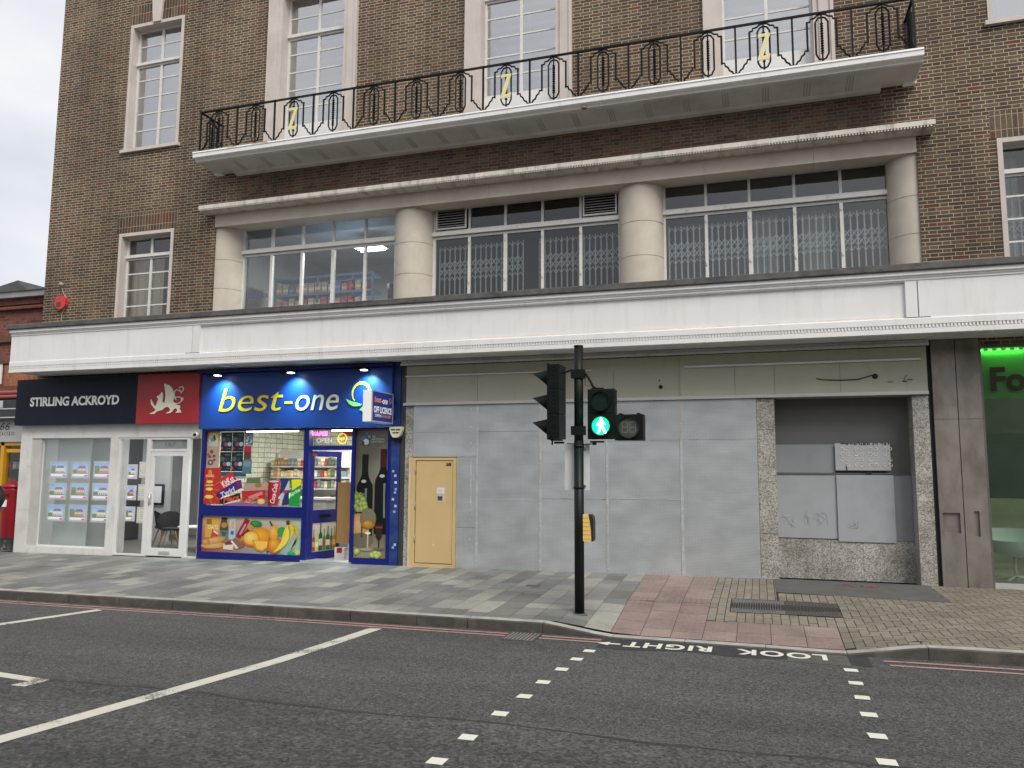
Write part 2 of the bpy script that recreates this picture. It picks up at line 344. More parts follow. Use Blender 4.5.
m_black = mat('black_iron', (.005,.005,.006), .5, .2, 20, spec=.2)
m_gold = mat('pale_gold_paint', (.74,.66,.33), .4, .06, 10)
m_glass = glass('old_glass', .55, (.82,.86,.86), wav=.15)
m_glassl = glass('dark_glass', .07, (.75,.8,.8), wav=.1)
m_glassd = glass('darker_glass', .045, (.6,.64,.63), wav=.1)
m_shop = glass('shop_glass', .035, (.95,.96,.96))
m_shopd = glass('shop_glass_pale', .06, (.92,.95,.94), milk=.16)
m_green = glass('green_glass', .10, (.72,.84,.74))
m_in = mat('interior_wall', (.28,.28,.27), .8, .1, 2)
m_ind = mat('interior_dark', (.07,.07,.068), .8, .15, 2)
m_inw = mat('interior_pale', (.52,.53,.52), .7, .06, 2)
m_gril = mat('grille_paint', (.66,.70,.70), .5, .05, 10)
m_curt = mat('net_curtain', (.55,.58,.57), .9, .12, 6, stretch=(9,1,.4))
m_cream = mat('cream_board', (.44,.43,.335), .55, .05, 1.5, dirt=(.27,.26,.20,.6), dscale=1.8, dstretch=(2,1,.6), dpos=(.56,.85))
m_creamd = mat('cream_soffit_board', (.2,.19,.15), .7, .1, 3)
m_alu = mat('aluminium_trim', (.62,.62,.60), .35, .08, 8, metal=.6, stretch=(.4,1,3))
m_paint = attr_mat('printed_graphic', .35, 0, .10, 55, gain=.80)
m_paintm = attr_mat('matt_print', .6, 0, .05, 30)
m_card = attr_mat('backlit_print', .3, .45, .02, 60)
m_goods = attr_mat('packet_print', .5, 0, .12, 40)
m_navy = mat('navy_panel', (.007,.011,.024), .5, .12, 1.5, stretch=(2,1,1), spec=.2)
m_redp = mat('red_panel', (.36,.013,.018), .38, .08, 1.4)
m_letw = mat('letter_white', (.90,.90,.88), .4, .02, 5)
m_letc = mat('letter_cream', (.8,.78,.62), .4, .02, 5)
m_bo = mat('blue_sign', (.006,.045,.23), .4, .06, 1.5)
m_bof = mat('blue_frame', (.004,.010,.135), .32, .12, 5)
m_bop = mat('blue_pier', (.008,.03,.16), .45, .25, 3, dirt=(.05,.07,.16,.7), dscale=3, dpos=(.5,.7))
m_yel = mat('letter_yellow', (.82,.60,.03), .4, .03, 5)
m_marb = mat('white_marble', (.66,.65,.625), .35, .05, 3, dirt=(.42,.40,.365,.6), dscale=2.5, dstretch=(1,1,.7), dpos=(.5,.72))
m_upvc = mat('white_upvc', (.68,.67,.65), .4, .04, 4)
m_steel = mat('weathered_steel', (.30,.275,.25), .42, .14, 1.6, metal=.55, stretch=(2.5,1,.5), dirt=(.15,.125,.10,.8), dscale=1.3, dstretch=(1.5,1,.8), dpos=(.42,.65))
m_steelm = mat('steel_scuff', (.33,.31,.285), .5, .2, 12, metal=.4)
m_gap = mat('dark_gap', (.012,.012,.015), .7, .1, 5)
m_tint = mat('timber_edge', (.5,.36,.22), .7, .15, 9)
m_door = mat('buff_door', (.555,.405,.19), .45, .035, 1.5, dirt=(.46,.34,.18,.5), dscale=2.5, dpos=(.55,.8))
m_grey1 = mat('grey_board_dark', (.115,.118,.115), .6, .05, 1.4)
m_grey2 = mat('grey_board_mid', (.255,.27,.285), .5, .05, 2, dirt=(.2,.21,.22,.6), dscale=3, dpos=(.55,.75))
m_grey3 = mat('grey_board_pale', (.345,.36,.375), .5, .05, 2, dirt=(.27,.285,.3,.6), dscale=2.2, dpos=(.52,.75))
m_zinc = mat('perforated_plate', (.46,.47,.49), .4, .05, 5, metal=.2)
m_sig = mat('signal_black', (.006,.0085,.008), .5, .12, 10, spec=.18)
m_lens = mat('signal_lens_dark', (.010,.022,.02), .18, .2, 12)
m_pole = mat('pole_black', (.006,.008,.008), .45, .15, 8, spec=.25)
m_ylw = mat('push_box_yellow', (.80,.52,.15), .5, .04, 10)
m_whp = mat('plate_white', (.62,.63,.63), .5, .03, 6)
m_ironc = mat('cast_iron', (.075,.068,.062), .6, .25, 14, bump=.3, bscale=90)
m_post = mat('post_red', (.30,.010,.020), .3, .08, 4)
m_gold2 = mat('amber_frame', (.66,.34,.018), .5, .06, 4)
m_slate = mat('slate', (.075,.08,.08), .7, .25, 6, stretch=(1,1,3), dirt=(.15,.15,.11,.6), dscale=4)
m_wood = mat('chair_wood', (.45,.3,.17), .5, .1, 12)
m_blackp = mat('black_plastic', (.015,.015,.017), .5, .1, 10)
m_whc = mat('white_plastic', (.66,.70,.66), .35, .04, 5)
m_floor = mat('shop_floor', (.2,.175,.15), .5, .12, 3)
m_tube = emis('lamp_tube', (1,1,.96,1), 9)
m_spot = emis('spot_lamp', (.75,.9,1,1), 6)

# granite: pale crystal mix
def granite(name, a, b, d, sc=130):
    m, n, NN, LL, p = base_mat(name); ge = NN.new('ShaderNodeNewGeometry')
    vo = NN.new('ShaderNodeTexVoronoi'); vo.inputs['Scale'].default_value = sc; LL.new(ge.outputs['Position'], vo.inputs['Vector'])
    r = NN.new('ShaderNodeValToRGB'); r.color_ramp.interpolation = 'CONSTANT'; e = r.color_ramp.elements
    e[0].position = 0; e[0].color = d; e[1].position = .3; e[1].color = a; q = e.new(.68); q.color = b
    sx = NN.new('ShaderNodeSeparateXYZ'); LL.new(vo.outputs['Color'], sx.inputs[0]); LL.new(sx.outputs[0], r.inputs[0])
    nz = NN.new('ShaderNodeTexNoise'); nz.inputs['Scale'].default_value = 2.2; nz.inputs['Detail'].default_value = 8; nz.inputs['Roughness'].default_value = .7; LL.new(ge.outputs['Position'], nz.inputs['Vector'])
    r2 = NN.new('ShaderNodeValToRGB'); r2.color_ramp.elements[0].position = .38; r2.color_ramp.elements[1].position = .62
    r2.color_ramp.elements[0].color = (.62,.60,.55,1); r2.color_ramp.elements[1].color = (1,1,1,1); LL.new(nz.outputs['Fac'], r2.inputs[0])
    mu = NN.new('ShaderNodeMixRGB'); mu.blend_type = 'MULTIPLY'; mu.inputs[0].default_value = 1; LL.new(r.outputs[0], mu.inputs[1]); LL.new(r2.outputs[0], mu.inputs[2])
    LL.new(mu.outputs[0], p.inputs['Base Color']); p.inputs['Roughness'].default_value = .45; MATS[name] = m; return m
m_gran = granite('speckled_granite', (.40,.385,.35,1), (.52,.505,.47,1), (.23,.22,.20,1), 70)

# galvanised sheet
def galv():
    m, n, NN, LL, p = base_mat('galvanised_sheet'); ge = NN.new('ShaderNodeNewGeometry'); oi = NN.new('ShaderNodeObjectInfo')
    mp = NN.new('ShaderNodeMapping'); mp.inputs['Scale'].default_value = (.9,1,1.7); LL.new(ge.outputs['Position'], mp.inputs[0])
    nz = NN.new('ShaderNodeTexNoise'); nz.inputs['Scale'].default_value = 2.2; nz.inputs['Detail'].default_value = 5; LL.new(mp.outputs[0], nz.inputs['Vector'])
    r = NN.new('ShaderNodeValToRGB'); r.color_ramp.elements[0].position = .3; r.color_ramp.elements[1].position = .72
    r.color_ramp.elements[0].color = (.47,.505,.515,1); r.color_ramp.elements[1].color = (.62,.66,.67,1); LL.new(nz.outputs['Fac'], r.inputs[0])
    # fine woven dimples: two crossed sine waves
    wv = []
    for ax in ('X', 'Z'):
        t = NN.new('ShaderNodeTexWave'); t.bands_direction = ax; t.inputs['Scale'].default_value = 14; t.inputs['Distortion'].default_value = .6; LL.new(ge.outputs['Position'], t.inputs['Vector']); wv.append(t)
    mm = NN.new('ShaderNodeMath'); mm.operation = 'MULTIPLY'; LL.new(wv[0].outputs['Fac'], mm.inputs[0]); LL.new(wv[1].outputs['Fac'], mm.inputs[1])
    mr = NN.new('ShaderNodeMapRange'); mr.inputs['To Min'].default_value = .86; mr.inputs['To Max'].default_value = 1.14; LL.new(mm.outputs[0], mr.inputs['Value'])
    mo = NN.new('ShaderNodeMapRange'); mo.inputs['To Min'].default_value = .93; mo.inputs['To Max'].default_value = 1.06; LL.new(oi.outputs['Random'], mo.inputs['Value'])
    m2 = NN.new('ShaderNodeMath'); m2.operation = 'MULTIPLY'; LL.new(mr.outputs[0], m2.inputs[0]); LL.new(mo.outputs[0], m2.inputs[1])
    mu = NN.new('ShaderNodeMixRGB'); mu.blend_type = 'MULTIPLY'; mu.inputs[0].default_value = 1; LL.new(r.outputs[0], mu.inputs[1]); LL.new(m2.outputs[0], mu.inputs[2])
    LL.new(mu.outputs[0], p.inputs['Base Color']); p.inputs['Metallic'].default_value = .5; p.inputs['Roughness'].default_value = .38
    n3 = NN.new('ShaderNodeTexNoise'); n3.inputs['Scale'].default_value = 1.6; n3.inputs['Detail'].default_value = 3; LL.new(mp.outputs[0], n3.inputs['Vector'])
    ad = NN.new('ShaderNodeMath'); ad.operation = 'MULTIPLY_ADD'; LL.new(mm.outputs[0], ad.inputs[0]); ad.inputs[1].default_value = .04; LL.new(n3.outputs['Fac'], ad.inputs[2])
    b_ = NN.new('ShaderNodeBump'); b_.inputs['Strength'].default_value = .14; b_.inputs['Distance'].default_value = .05; LL.new(ad.outputs[0], b_.inputs['Height']); LL.new(b_.outputs[0], p.inputs['Normal'])
    MATS['galv'] = m; return m
m_galv = galv()

# asphalt: stone chips, worn bands along the traffic, patches
def asphalt(nm='asphalt', vs=75, gn=1.0):
    m, n, NN, LL, p = base_mat(nm); ge = NN.new('ShaderNodeNewGeometry')
    vo = NN.new('ShaderNodeTexVoronoi'); vo.inputs['Scale'].default_value = vs; LL.new(ge.outputs['Position'], vo.inputs['Vector'])
    sx = NN.new('ShaderNodeSeparateXYZ'); LL.new(vo.outputs['Color'], sx.inputs[0])
    r = NN.new('ShaderNodeValToRGB'); e = r.color_ramp.elements; e[0].position = 0; e[0].color = (.036,.036,.0355,1); e[1].position = .93; e[1].color = (.108,.106,.102,1); q = e.new(.985); q.color = (.13,.127,.12,1)
    LL.new(sx.outputs[0], r.inputs[0])
    def nze(sc, st, lo, hi, a, b, det=6, pos=.3, pos2=.7):
        mp = NN.new('ShaderNodeMapping'); mp.inputs['Scale'].default_value = st; LL.new(ge.outputs['Position'], mp.inputs[0])
        z = NN.new('ShaderNodeTexNoise'); z.inputs['Scale'].default_value = sc; z.inputs['Detail'].default_value = det; z.inputs['Roughness'].default_value = .65; LL.new(mp.outputs[0], z.inputs['Vector'])
        k = NN.new('ShaderNodeMapRange'); k.inputs['From Min'].default_value = lo; k.inputs['From Max'].default_value = hi; k.inputs['To Min'].default_value = a; k.inputs['To Max'].default_value = b; LL.new(z.outputs['Fac'], k.inputs['Value']); return k.outputs[0]
    f1 = nze(1.1, (.22,1,1), .35, .65, .80*gn, 1.18*gn); f2 = nze(28, (1,1,1), .3, .7, .8, 1.2, 3); f3 = nze(.55, (.12,1.4,1), .56, .64, 1, .76, 8)
    out = r.outputs[0]
    for f in (f1, f2, f3):
        mu = NN.new('ShaderNodeMixRGB'); mu.blend_type = 'MULTIPLY'; mu.inputs[0].default_value = 1; LL.new(out, mu.inputs[1]); LL.new(f, mu.inputs[2]); out = mu.outputs[0]
    LL.new(out, p.inputs['Base Color']); p.inputs['Roughness'].default_value = .8; setin(p, 'Specular IOR Level', .35)
    b_ = NN.new('ShaderNodeBump'); b_.inputs['Strength'].default_value = .5; b_.inputs['Distance'].default_value = .006; LL.new(vo.outputs['Distance'], b_.inputs['Height']); LL.new(b_.outputs[0], p.inputs['Normal'])
    MATS[nm] = m; return m
m_asph = asphalt(); m_asph2 = asphalt('coarse_asphalt', 46, .9)
m_tarm = mat('dark_tarmac', (.10,.098,.094), .85, .16, 3, bump=.5, bscale=140)
m_tarm2 = mat('patch_tarmac', (.032,.032,.033), .85, .2, 6, bump=.5, bscale=140)
m_slab = attr_mat('paving_stone', .75, 0, .13, 22, bump=.3, dirt=.36)
m_joint = mat('paving_joint', (.028,.026,.023), .9, .2, 8)
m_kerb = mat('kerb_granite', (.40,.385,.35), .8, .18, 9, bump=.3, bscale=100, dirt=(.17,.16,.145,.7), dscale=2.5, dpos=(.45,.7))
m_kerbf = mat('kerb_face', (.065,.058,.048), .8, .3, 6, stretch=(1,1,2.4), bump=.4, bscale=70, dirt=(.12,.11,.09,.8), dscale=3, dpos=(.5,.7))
def roadpaint(name, col, wear):
    m, n, NN, LL, p = base_mat(name); ge = NN.new('ShaderNodeNewGeometry')
    z = NN.new('ShaderNodeTexNoise'); z.inputs['Scale'].default_value = 2.2; z.inputs['Detail'].default_value = 10; z.inputs['Roughness'].default_value = .75; LL.new(ge.outputs['Position'], z.inputs['Vector'])
    z2 = NN.new('ShaderNodeTexNoise'); z2.inputs['Scale'].default_value = 60; z2.inputs['Detail'].default_value = 3; LL.new(ge.outputs['Position'], z2.inputs['Vector'])
    ad = NN.new('ShaderNodeMath'); ad.operation = 'MULTIPLY_ADD'; LL.new(z2.outputs['Fac'], ad.inputs[0]); ad.inputs[1].default_value = .45; LL.new(z.outputs['Fac'], ad.inputs[2])
    k = NN.new('ShaderNodeMapRange'); k.inputs['From Min'].default_value = wear; k.inputs['From Max'].default_value = wear+.09; LL.new(ad.outputs[0], k.inputs['Value'])
    mx = NN.new('ShaderNodeMixRGB'); LL.new(k.outputs[0], mx.inputs[0]); mx.inputs[1].default_value = col; mx.inputs[2].default_value = (.11,.105,.10,1)
    LL.new(mx.outputs[0], p.inputs['Base Color']); p.inputs['Roughness'].default_value = .65; MATS[name] = m; return m
m_line = roadpaint('road_paint_white', (.56,.535,.45,1), .77)
m_lineb = roadpaint('road_paint_bright', (.68,.665,.58,1), .85)
m_redl = roadpaint('road_paint_red', (.42,.245,.215,1), .78)

# ------------------------------------------------------------------ ground levels
def lerpt(t, x):
    if x <= t[0][0]: return t[0][1]
    for (a, b), (c_, d) in zip(t, t[1:]):
        if x <= c_: return b+(d-b)*(x-a)/(c_-a)
    return t[-1][1]
def kerbY(x): return lerpt([(-60,-3.70),(-10.8,-3.86),(-5.7,-3.92),(-2.4,-4.01),(-1.6,-4.05),(.8,-4.13),(1.5,-4.09),(2.4,-4.06),(30,-4.0)], x)
def roadZ(x): return .0105*min(x, 0)-.2
def sm(t): t = max(0, min(1, t)); return t*t*(3-2*t)
def paveZ(x, y):
    b = .0105*min(x, 0)+.02*max(y, -4.3)
    dx = lerpt([(-2.4,0),(-1.68,1),(.76,1),(1.5,0)], x); dy = max(0, min(1, (-y-2.3)/1.75))
    t = roadZ(x)+.012
    return b+(t-b)*dx*dy

# road
mb = MB(); xs = [-90,-60,-40,-30,-20,-16,-12,-8,-4,0,4,10,25,60]
for a, b in zip(xs, xs[1:]):
    mb.face([(a,-60,roadZ(a)),(b,-60,roadZ(b)),(b,60,roadZ(b)),(a,60,roadZ(a))])
struct(mb.build('road', m_asph, origin=(0,0,-.2)))
# pavement bed
mb = MB(); XS = [-60,-45,-35,-28]+[x*.5 for x in range(-50,0)]+[x*.25 for x in range(0,12)]+[3,5,8,12,20,30]
XS = sorted(set(XS+[-2.4,-2.2,-2.0,-1.85,-1.68,-1.5,.76,.9,1.1,1.3,1.5]))
for a, b in zip(XS, XS[1:]):
    ys = [0, -1, -2, -2.3, -2.7, -3.1, -3.5, -3.8]
    for i in range(len(ys)):
        y0 = ys[i]; ya = ys[i+1] if i+1 < len(ys) else kerbY(a)+.1; yb = ys[i+1] if i+1 < len(ys) else kerbY(b)+.1
        if i == 7: pass
        mb.face([(a,ya,paveZ(a,ya)-.007),(b,yb,paveZ(b,yb)-.007),(b,y0,paveZ(b,y0)-.007),(a,y0,paveZ(a,y0)-.007)])
mb.face([(-60,0,paveZ(-60,0)-.007),(-15.2,0,paveZ(-15.2,0)-.007),(-15.2,1.2,paveZ(-15.2,0)-.007),(-60,1.2,paveZ(-60,0)-.007)])
struct(mb.build('pavement', m_joint, origin=(0,-2,-.05)))
# grey slabs
PAL = [(.40,.385,.345),(.36,.35,.32),(.33,.33,.31),(.245,.25,.245),(.21,.22,.225),(.225,.23,.225),(.185,.18,.165),(.27,.27,.26),(.19,.195,.2)]
mb = MB(); W = .287; g = .0025; x1 = -1.8; ci = 0
def slabface(x0, x1, y1, y0, col, sk0=0, sk1=0):     # y1 nearer the wall
    mb.face([(x0+sk0*-y0, y0, paveZ(x0,y0)),(x1+sk1*-y0, y0, paveZ(x1,y0)),(x1+sk1*-y1, y1, paveZ(x1,y1)),(x0+sk0*-y1, y1, paveZ(x0,y1))], col)
while x1 > -45:
    x0 = x1-W; y = 1.15 if x1 < -15.4 else -.02; sk = .035*max(0, 1-(ci)/6.0); sk2 = .035*max(0, 1-(ci+1)/6.0)
    kl = kerbY((x0+x1)/2)+.152
    while y > kl+.01:
        ln = random.choice([.3,.45,.45,.6,.6,.75,.42]); yb = max(y-ln, kl)
        if yb-kl < .12: yb = kl
        k = random.choice(PAL); k = [q*.86+m_*.14 for q, m_ in zip(k, (.27,.265,.25))]; j = random.uniform(.9,1.1); col = (k[0]*j*.84,k[1]*j*.83,k[2]*j*.795,1)
        n = max(1, int((y-yb)/.3)) if -2.8 < x0 else 1
        for q in range(n):
            ya, yc = y-(y-yb)*q/n, y-(y-yb)*(q+1)/n
            slabface(x0+g, x1-g, ya-(g if q == 0 else 0), yc+(g if q == n-1 else 0), col, sk2, sk)
        y = yb
    x1 = x0; ci += 1
struct(mb.build('pavement_slabs', m_slab, origin=(-8,-2,-.05)))
# pink tactile paving
mb = MB(); PK = (.275,.203,.178)
def tact(x0, x1, y1, y0, sk0, sk1):
    j = random.uniform(.86,1.1); col = (PK[0]*j,PK[1]*j*random.uniform(.97,1.05),PK[2]*j,1)
    slabface(x0+.003, x1-.003, y1-.003, y0+.003, col, sk0, sk1)
    nx, ny = 5, 5
    for i in range(nx):
        for k in range(ny):
            xx = x0+(i+.5)*(x1-x0)/nx; yy = y1-(k+.5)*(y1-y0)/ny; xx += (sk0+(sk1-sk0)*(i+.5)/nx)*-yy; zz = paveZ(xx,yy)
            r = .0125; col2 = (col[0]*1.1,col[1]*1.1,col[2]*1.1,1)
            top = [(xx+r*.7*math.cos(a*PI/3),yy+r*.7*math.sin(a*PI/3),zz+.005) for a in range(6)]; bot = [(xx+r*math.cos(a*PI/3),yy+r*math.sin(a*PI/3),zz) for a in range(6)]
            mb.face(top, col2)
            for a in range(6): mb.face([bot[a],bot[(a+1)%6],top[(a+1)%6],top[a]], col2)
cx = [-1.8,-1.42,-1.04,-.66]; sks = [.035,.022,.01,0]
for i in range(3):
    y = -.02; k = 0
    while y > -3.9:
        yb = y-.4-(0 if k else random.uniform(-.1,.1)); kl = kerbY(cx[i])+.152
        if yb < kl+.1: yb = kl
        tact(cx[i], cx[i+1], y, yb, sks[i], sks[i+1]); y = yb; k += 1
        if y <= kl+.01: break
xx = -.66
while xx < .7:
    x2 = min(xx+.3595, .778); kl = kerbY(xx)+.152; tact(xx, x2, -3.12, -3.55, 0, 0); tact(xx, x2, -3.55, kl, 0, 0); xx = x2
struct(mb.build('tactile_paving', m_slab, origin=(-.5,-3,-.1)))
# beige block paving, herringbone
mb = MB(); bw = .1; BG = (.232,.202,.156)
def blk(x0, x1, y0, y1, R):
    rx0, rx1, ry0, ry1 = R
    x0, x1, y0, y1 = max(x0,rx0), min(x1,rx1), max(y0,ry0), min(y1,ry1)
    if x1-x0 < .02 or y1-y0 < .02: return
    j = random.uniform(.88,1.10); h = random.uniform(-.03,.03); col = (BG[0]*j*(1+h),BG[1]*j,BG[2]*j*(1-h),1); dz = random.uniform(-.0015,.0015)
    q = .0042; mb.face([(x0+q,y0+q,paveZ(x0,y0)+dz),(x1-q,y0+q,paveZ(x1,y0)+dz),(x1-q,y1-q,paveZ(x1,y1)+dz),(x0+q,y1-q,paveZ(x0,y1)+dz)], col)
def stretch(R, horiz=True):
    y = R[3]; r = 0
    while y > R[2]+.01:
        x = R[0]-(.1 if r % 2 else 0)
        if horiz:
            while x < R[1]: blk(x, x+.2, y-.1, y, R); x += .2
        y -= .1; r += 1
def stretchv(R):
    x = R[0]; r = 0
    while x < R[1]-.01:
        y = R[3]+(.1 if r % 2 else 0)
        while y > R[2]: blk(x, x+.1, y-.2, y, R); y -= .2
        x += .1; r += 1
stretchv((-.66,.16,-1.9,-.02)); stretchv((.18,.88,-1.9,-1.32)); stretchv((-.66,-.41,-3.12,-1.9)); stretchv((-.42,.88,-3.12,-2.68))
stretchv((.78,.88,-3.93,-3.12))
R2 = (.88, 14, -3.9, -.02)
def inR(x, y): return not (.10 < x < 2.27 and y > -1.27)
for i in range(-60, 140):
    for j in range(-45, 5):
        k = (i-j) % 4; x0, y0 = .88+i*bw, j*bw
        if not (-.2 < x0-.89 < 13): continue
        ry = kerbY(x0)+.152
        if k == 0:
            if inR(x0+.1, y0+.05): blk(x0, x0+.2, y0, y0+.1, (.88,14,ry,-.02) )
        elif k == 3:
            if inR(x0+.05, y0+.1): blk(x0, x0+.1, y0, y0+.2, (.88,14,ry,-.02))
struct(mb.build('block_paving', m_slab, origin=(4,-2,-.05)))
mb = MB()
for a, b in ((.16,1.0),(1.0,2.27)):
    for y1, y0 in ((-.01,-.7),(-.7,-1.27)):
        yl = y0-.06*(a-.16) if y0 < -1 else y0; yr = y0-.06*(b-.16) if y0 < -1 else y0
        mb.face([(a,yl,paveZ(a,yl)+.003),(b,yr,paveZ(b,yr)+.003),(b,y1,paveZ(b,y1)+.003),(a,y1,paveZ(a,y1)+.003)])
struct(mb.build('pavement_tarmac_strip', m_tarm))
mb = MB()
for k in range(14):
    x = 1.35+random.uniform(-.22,.22); y = -.42+random.uniform(-.09,.09)
    mb.tube([(x,y,.001+paveZ(x,y)+.004),(x+random.uniform(-.12,.12),y+random.uniform(-.05,.05),paveZ(x,y)+.004)], .012, 4)
tag(mb.build('spray_marking', mat('red_spray', (.20,.075,.06), .8, .3, 20)), 'faded red sprayed surveyor marks on tarmac strip before the recess', 'road marking')
# kerb
kx = -58.0
mb = MB(); mf = MB()
cuts = []
while kx < 25: cuts.append(kx); kx += .915
cuts = [q for q in cuts if not (-3.6 < q < 1.8)]+[-3.35,-2.42,-1.62,-.83,.0,.78,1.52,2.44]; cuts.sort()
for a, b in zip(cuts, cuts[1:]):
    a2, b2 = a+.003, b-.003; n = 4
    for i in range(n):
        p, q = a2+(b2-a2)*i/n, a2+(b2-a2)*(i+1)/n; K = kerbY
        zp, zq = paveZ(p,K(p)+.07)+.002, paveZ(q,K(q)+.07)+.002
        rp, rq = roadZ(p)-.03, roadZ(q)-.03; ch = .014
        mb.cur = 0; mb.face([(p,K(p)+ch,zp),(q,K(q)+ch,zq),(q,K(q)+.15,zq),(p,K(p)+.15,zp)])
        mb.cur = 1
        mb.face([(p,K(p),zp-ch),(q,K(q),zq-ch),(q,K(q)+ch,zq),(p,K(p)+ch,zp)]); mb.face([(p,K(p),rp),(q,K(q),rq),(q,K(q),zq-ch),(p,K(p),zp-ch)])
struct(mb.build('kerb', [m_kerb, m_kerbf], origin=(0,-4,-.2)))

# ------------------------------------------------------------------ road markings
def rz(x, e=.004): return roadZ(x)+e
def strip(pts, w, name, m_, label, cat='road marking', group=None, e=.004, taper=False):
    mb = MB()
    P = [Vector((a,b)) for a, b in pts]; Ls = []; Rs = []
    for i, p in enumerate(P):
        d = (P[min(i+1,len(P)-1)]-P[max(i-1,0)]).normalized(); nrm = Vector((-d.y,d.x))*w/2; Ls.append(p+nrm); Rs.append(p-nrm)
    for i in range(len(P)-1):
        q = [Rs[i],Rs[i+1],Ls[i+1],Ls[i]]; mb.face([(k.x,k.y,rz(k.x,e)) for k in q])
    return tag(mb.build(name, m_), label, cat, group)
def dens(a, b, n=12): return [(a[0]+(b[0]-a[0])*i/n, a[1]+(b[1]-a[1])*i/n) for i in range(n+1)]
strip([(-6.1,-13.5),(-5.09,-8.5),(-4.8,-7.1),(-4.58,-6.0),(-4.47,-5.0),(-4.40,-4.27)], .165, 'painted_line', m_line, 'long worn cream line slanting across the road to the kerb')
strip([(-10.6,-10.2),(-8.98,-5.33),(-8.62,-4.19)], .15, 'painted_line', m_line, 'short cream line at the left meeting the kerb below the estate agent')
mb = MB()
for pts in ([(-7.7,-7.02),(-6.13,-7.19),(-6.13,-7.30),(-7.7,-7.14)], [(-6.26,-7.29),(-6.13,-7.29),(-6.15,-7.43),(-6.31,-7.43)]):
    mb.face([(x,y,rz(x)) for x, y in pts])
tag(mb.build('bay_corner_mark', m_line), 'worn white hooked corner of a parking bay marking at left edge', 'road marking')
ordw = ['nearest the kerb', 'second from the kerb', 'third from the kerb', 'fourth from the kerb', 'fifth from the kerb', 'sixth from the kerb', 'seventh from the kerb', 'eighth from the kerb']
for side, pts in (('left', [(-1.731,-4.71),(-1.776,-5.092),(-1.822,-5.517),(-1.869,-5.999),(-1.9,-6.462),(-1.947,-6.959),(-1.992,-7.528),(-2.02,-8.005)]),
                  ('right', [(.747,-4.757),(.738,-5.224),(.738,-5.68),(.729,-6.151),(.722,-6.657),(.711,-7.172)])):
    for i, (x, y) in enumerate(pts):
        s_ = .058; k = random.uniform(-.006,.006); mb = MB(); mb.face([(x-s_+k,y-s_,rz(x)),(x+s_+k,y-s_+.004,rz(x)),(x+s_,y+s_,rz(x)),(x-s_-k,y+s_-.004,rz(x))])
        o = ordw[i] if not (side == 'right' and i == 5) else 'lowest'
        tag(mb.build('crossing_square', m_lineb), 'white painted square %s in the %s row of the crossing' % (o, side), 'road marking', 'white squares edging the pedestrian crossing')
mb = MB(); GR = lambda u, v, d: (-u, -v, rz(-u)+.001)
# u runs towards -X, v runs away from the kerb
mb.text('LOOK', -.575, .29, 4.19, 4.44, GR, bold=.03, space=1.12)
mb.text('RIGHT', .53, 1.44, 4.17, 4.42, GR, bold=.03, space=1.12)
mb.face([(-1.48,-4.285,rz(-1.5)),(-1.60,-4.285,rz(-1.6)),(-1.60,-4.23,rz(-1.6)),(-1.73,-4.31,rz(-1.7)),(-1.60,-4.39,rz(-1.6)),(-1.60,-4.335,rz(-1.6)),(-1.48,-4.335,rz(-1.5))][::-1])
tag(mb.build('look_right_lettering', m_lineb), 'white LOOK RIGHT lettering with arrow painted on the road by dropped kerb', 'road lettering')
def redline(xa, xb, off, lab):
    n = int((xb-xa)/.5)+1; strip([(xa+(xb-xa)*i/n, kerbY(xa+(xb-xa)*i/n)-off) for i in range(n+1)], .05, 'red_line', m_redl, lab, group='double red lines along the gutter')
redline(-28,-2.80,.12,'faded red line nearer the kerb on the long left stretch of gutter'); redline(-28,-2.80,.24,'faded red line farther from the kerb on the long left stretch of gutter')
redline(-2.40,-1.72,.12,'short red line nearer the kerb just right of the gully grate'); redline(-2.40,-1.68,.24,'short red line farther from the kerb just right of the gully grate')
redline(1.09,14,.16,'red line nearer the kerb at the right edge'); redline(1.12,14,.33,'red line farther from the kerb at the right edge')
mb = MB(); mb.face([(.2,-4.58,rz(.2,.0022)),(.77,-4.60,rz(.77,.0022)),(.77,-4.16,rz(.77,.0022)),(.2,-4.155,rz(.2,.0022))])
struct(mb.build('road_patch', mat('brown_patch', (.09,.082,.074), .85, .2, 12, bump=.5, bscale=120)))
mb = MB(); n = 14
for i in range(n):
    x0, x1 = -1.7+i*.19, -1.7+(i+1)*.19; mb.face([(x0,-4.52-.05*math.sin(i),rz(x0,.0018)),(x1,-4.52-.05*math.sin(i+1),rz(x1,.0018)),(x1,kerbY(x1)-.003,rz(x1,.0018)),(x0,kerbY(x0)-.003,rz(x0,.0018))])
struct(mb.build('road_gutter_strip', m_tarm2))
mb = MB(); rgp = random.Random(2); ed = []
x = -30.0
while x < 3: ed.append((x, -7.22-.05*(x+2)*.35+.03*math.sin(x*2.3)+rgp.uniform(-.025,.025))); x += .22
for (xa, ya), (xb, yb) in zip(ed, ed[1:]): mb.face([(xa,-13,rz(xa,.0012)),(xb,-13,rz(xb,.0012)),(xb,yb,rz(xb,.0012)),(xa,ya,rz(xa,.0012))])
struct(mb.build('road_resurfacing', m_asph2))
mb = MB()
for (xa, ya), (xb, yb) in zip(ed, ed[1:]):
    wa, wb = rgp.uniform(.005,.03), rgp.uniform(.005,.03); mb.face([(xa,ya-wa,rz(xa,.0024)),(xb,yb-wb,rz(xb,.0024)),(xb,yb+wb,rz(xb,.0024)),(xa,ya+wa,rz(xa,.0024))])
struct(mb.build('road_seam', m_tarm2))
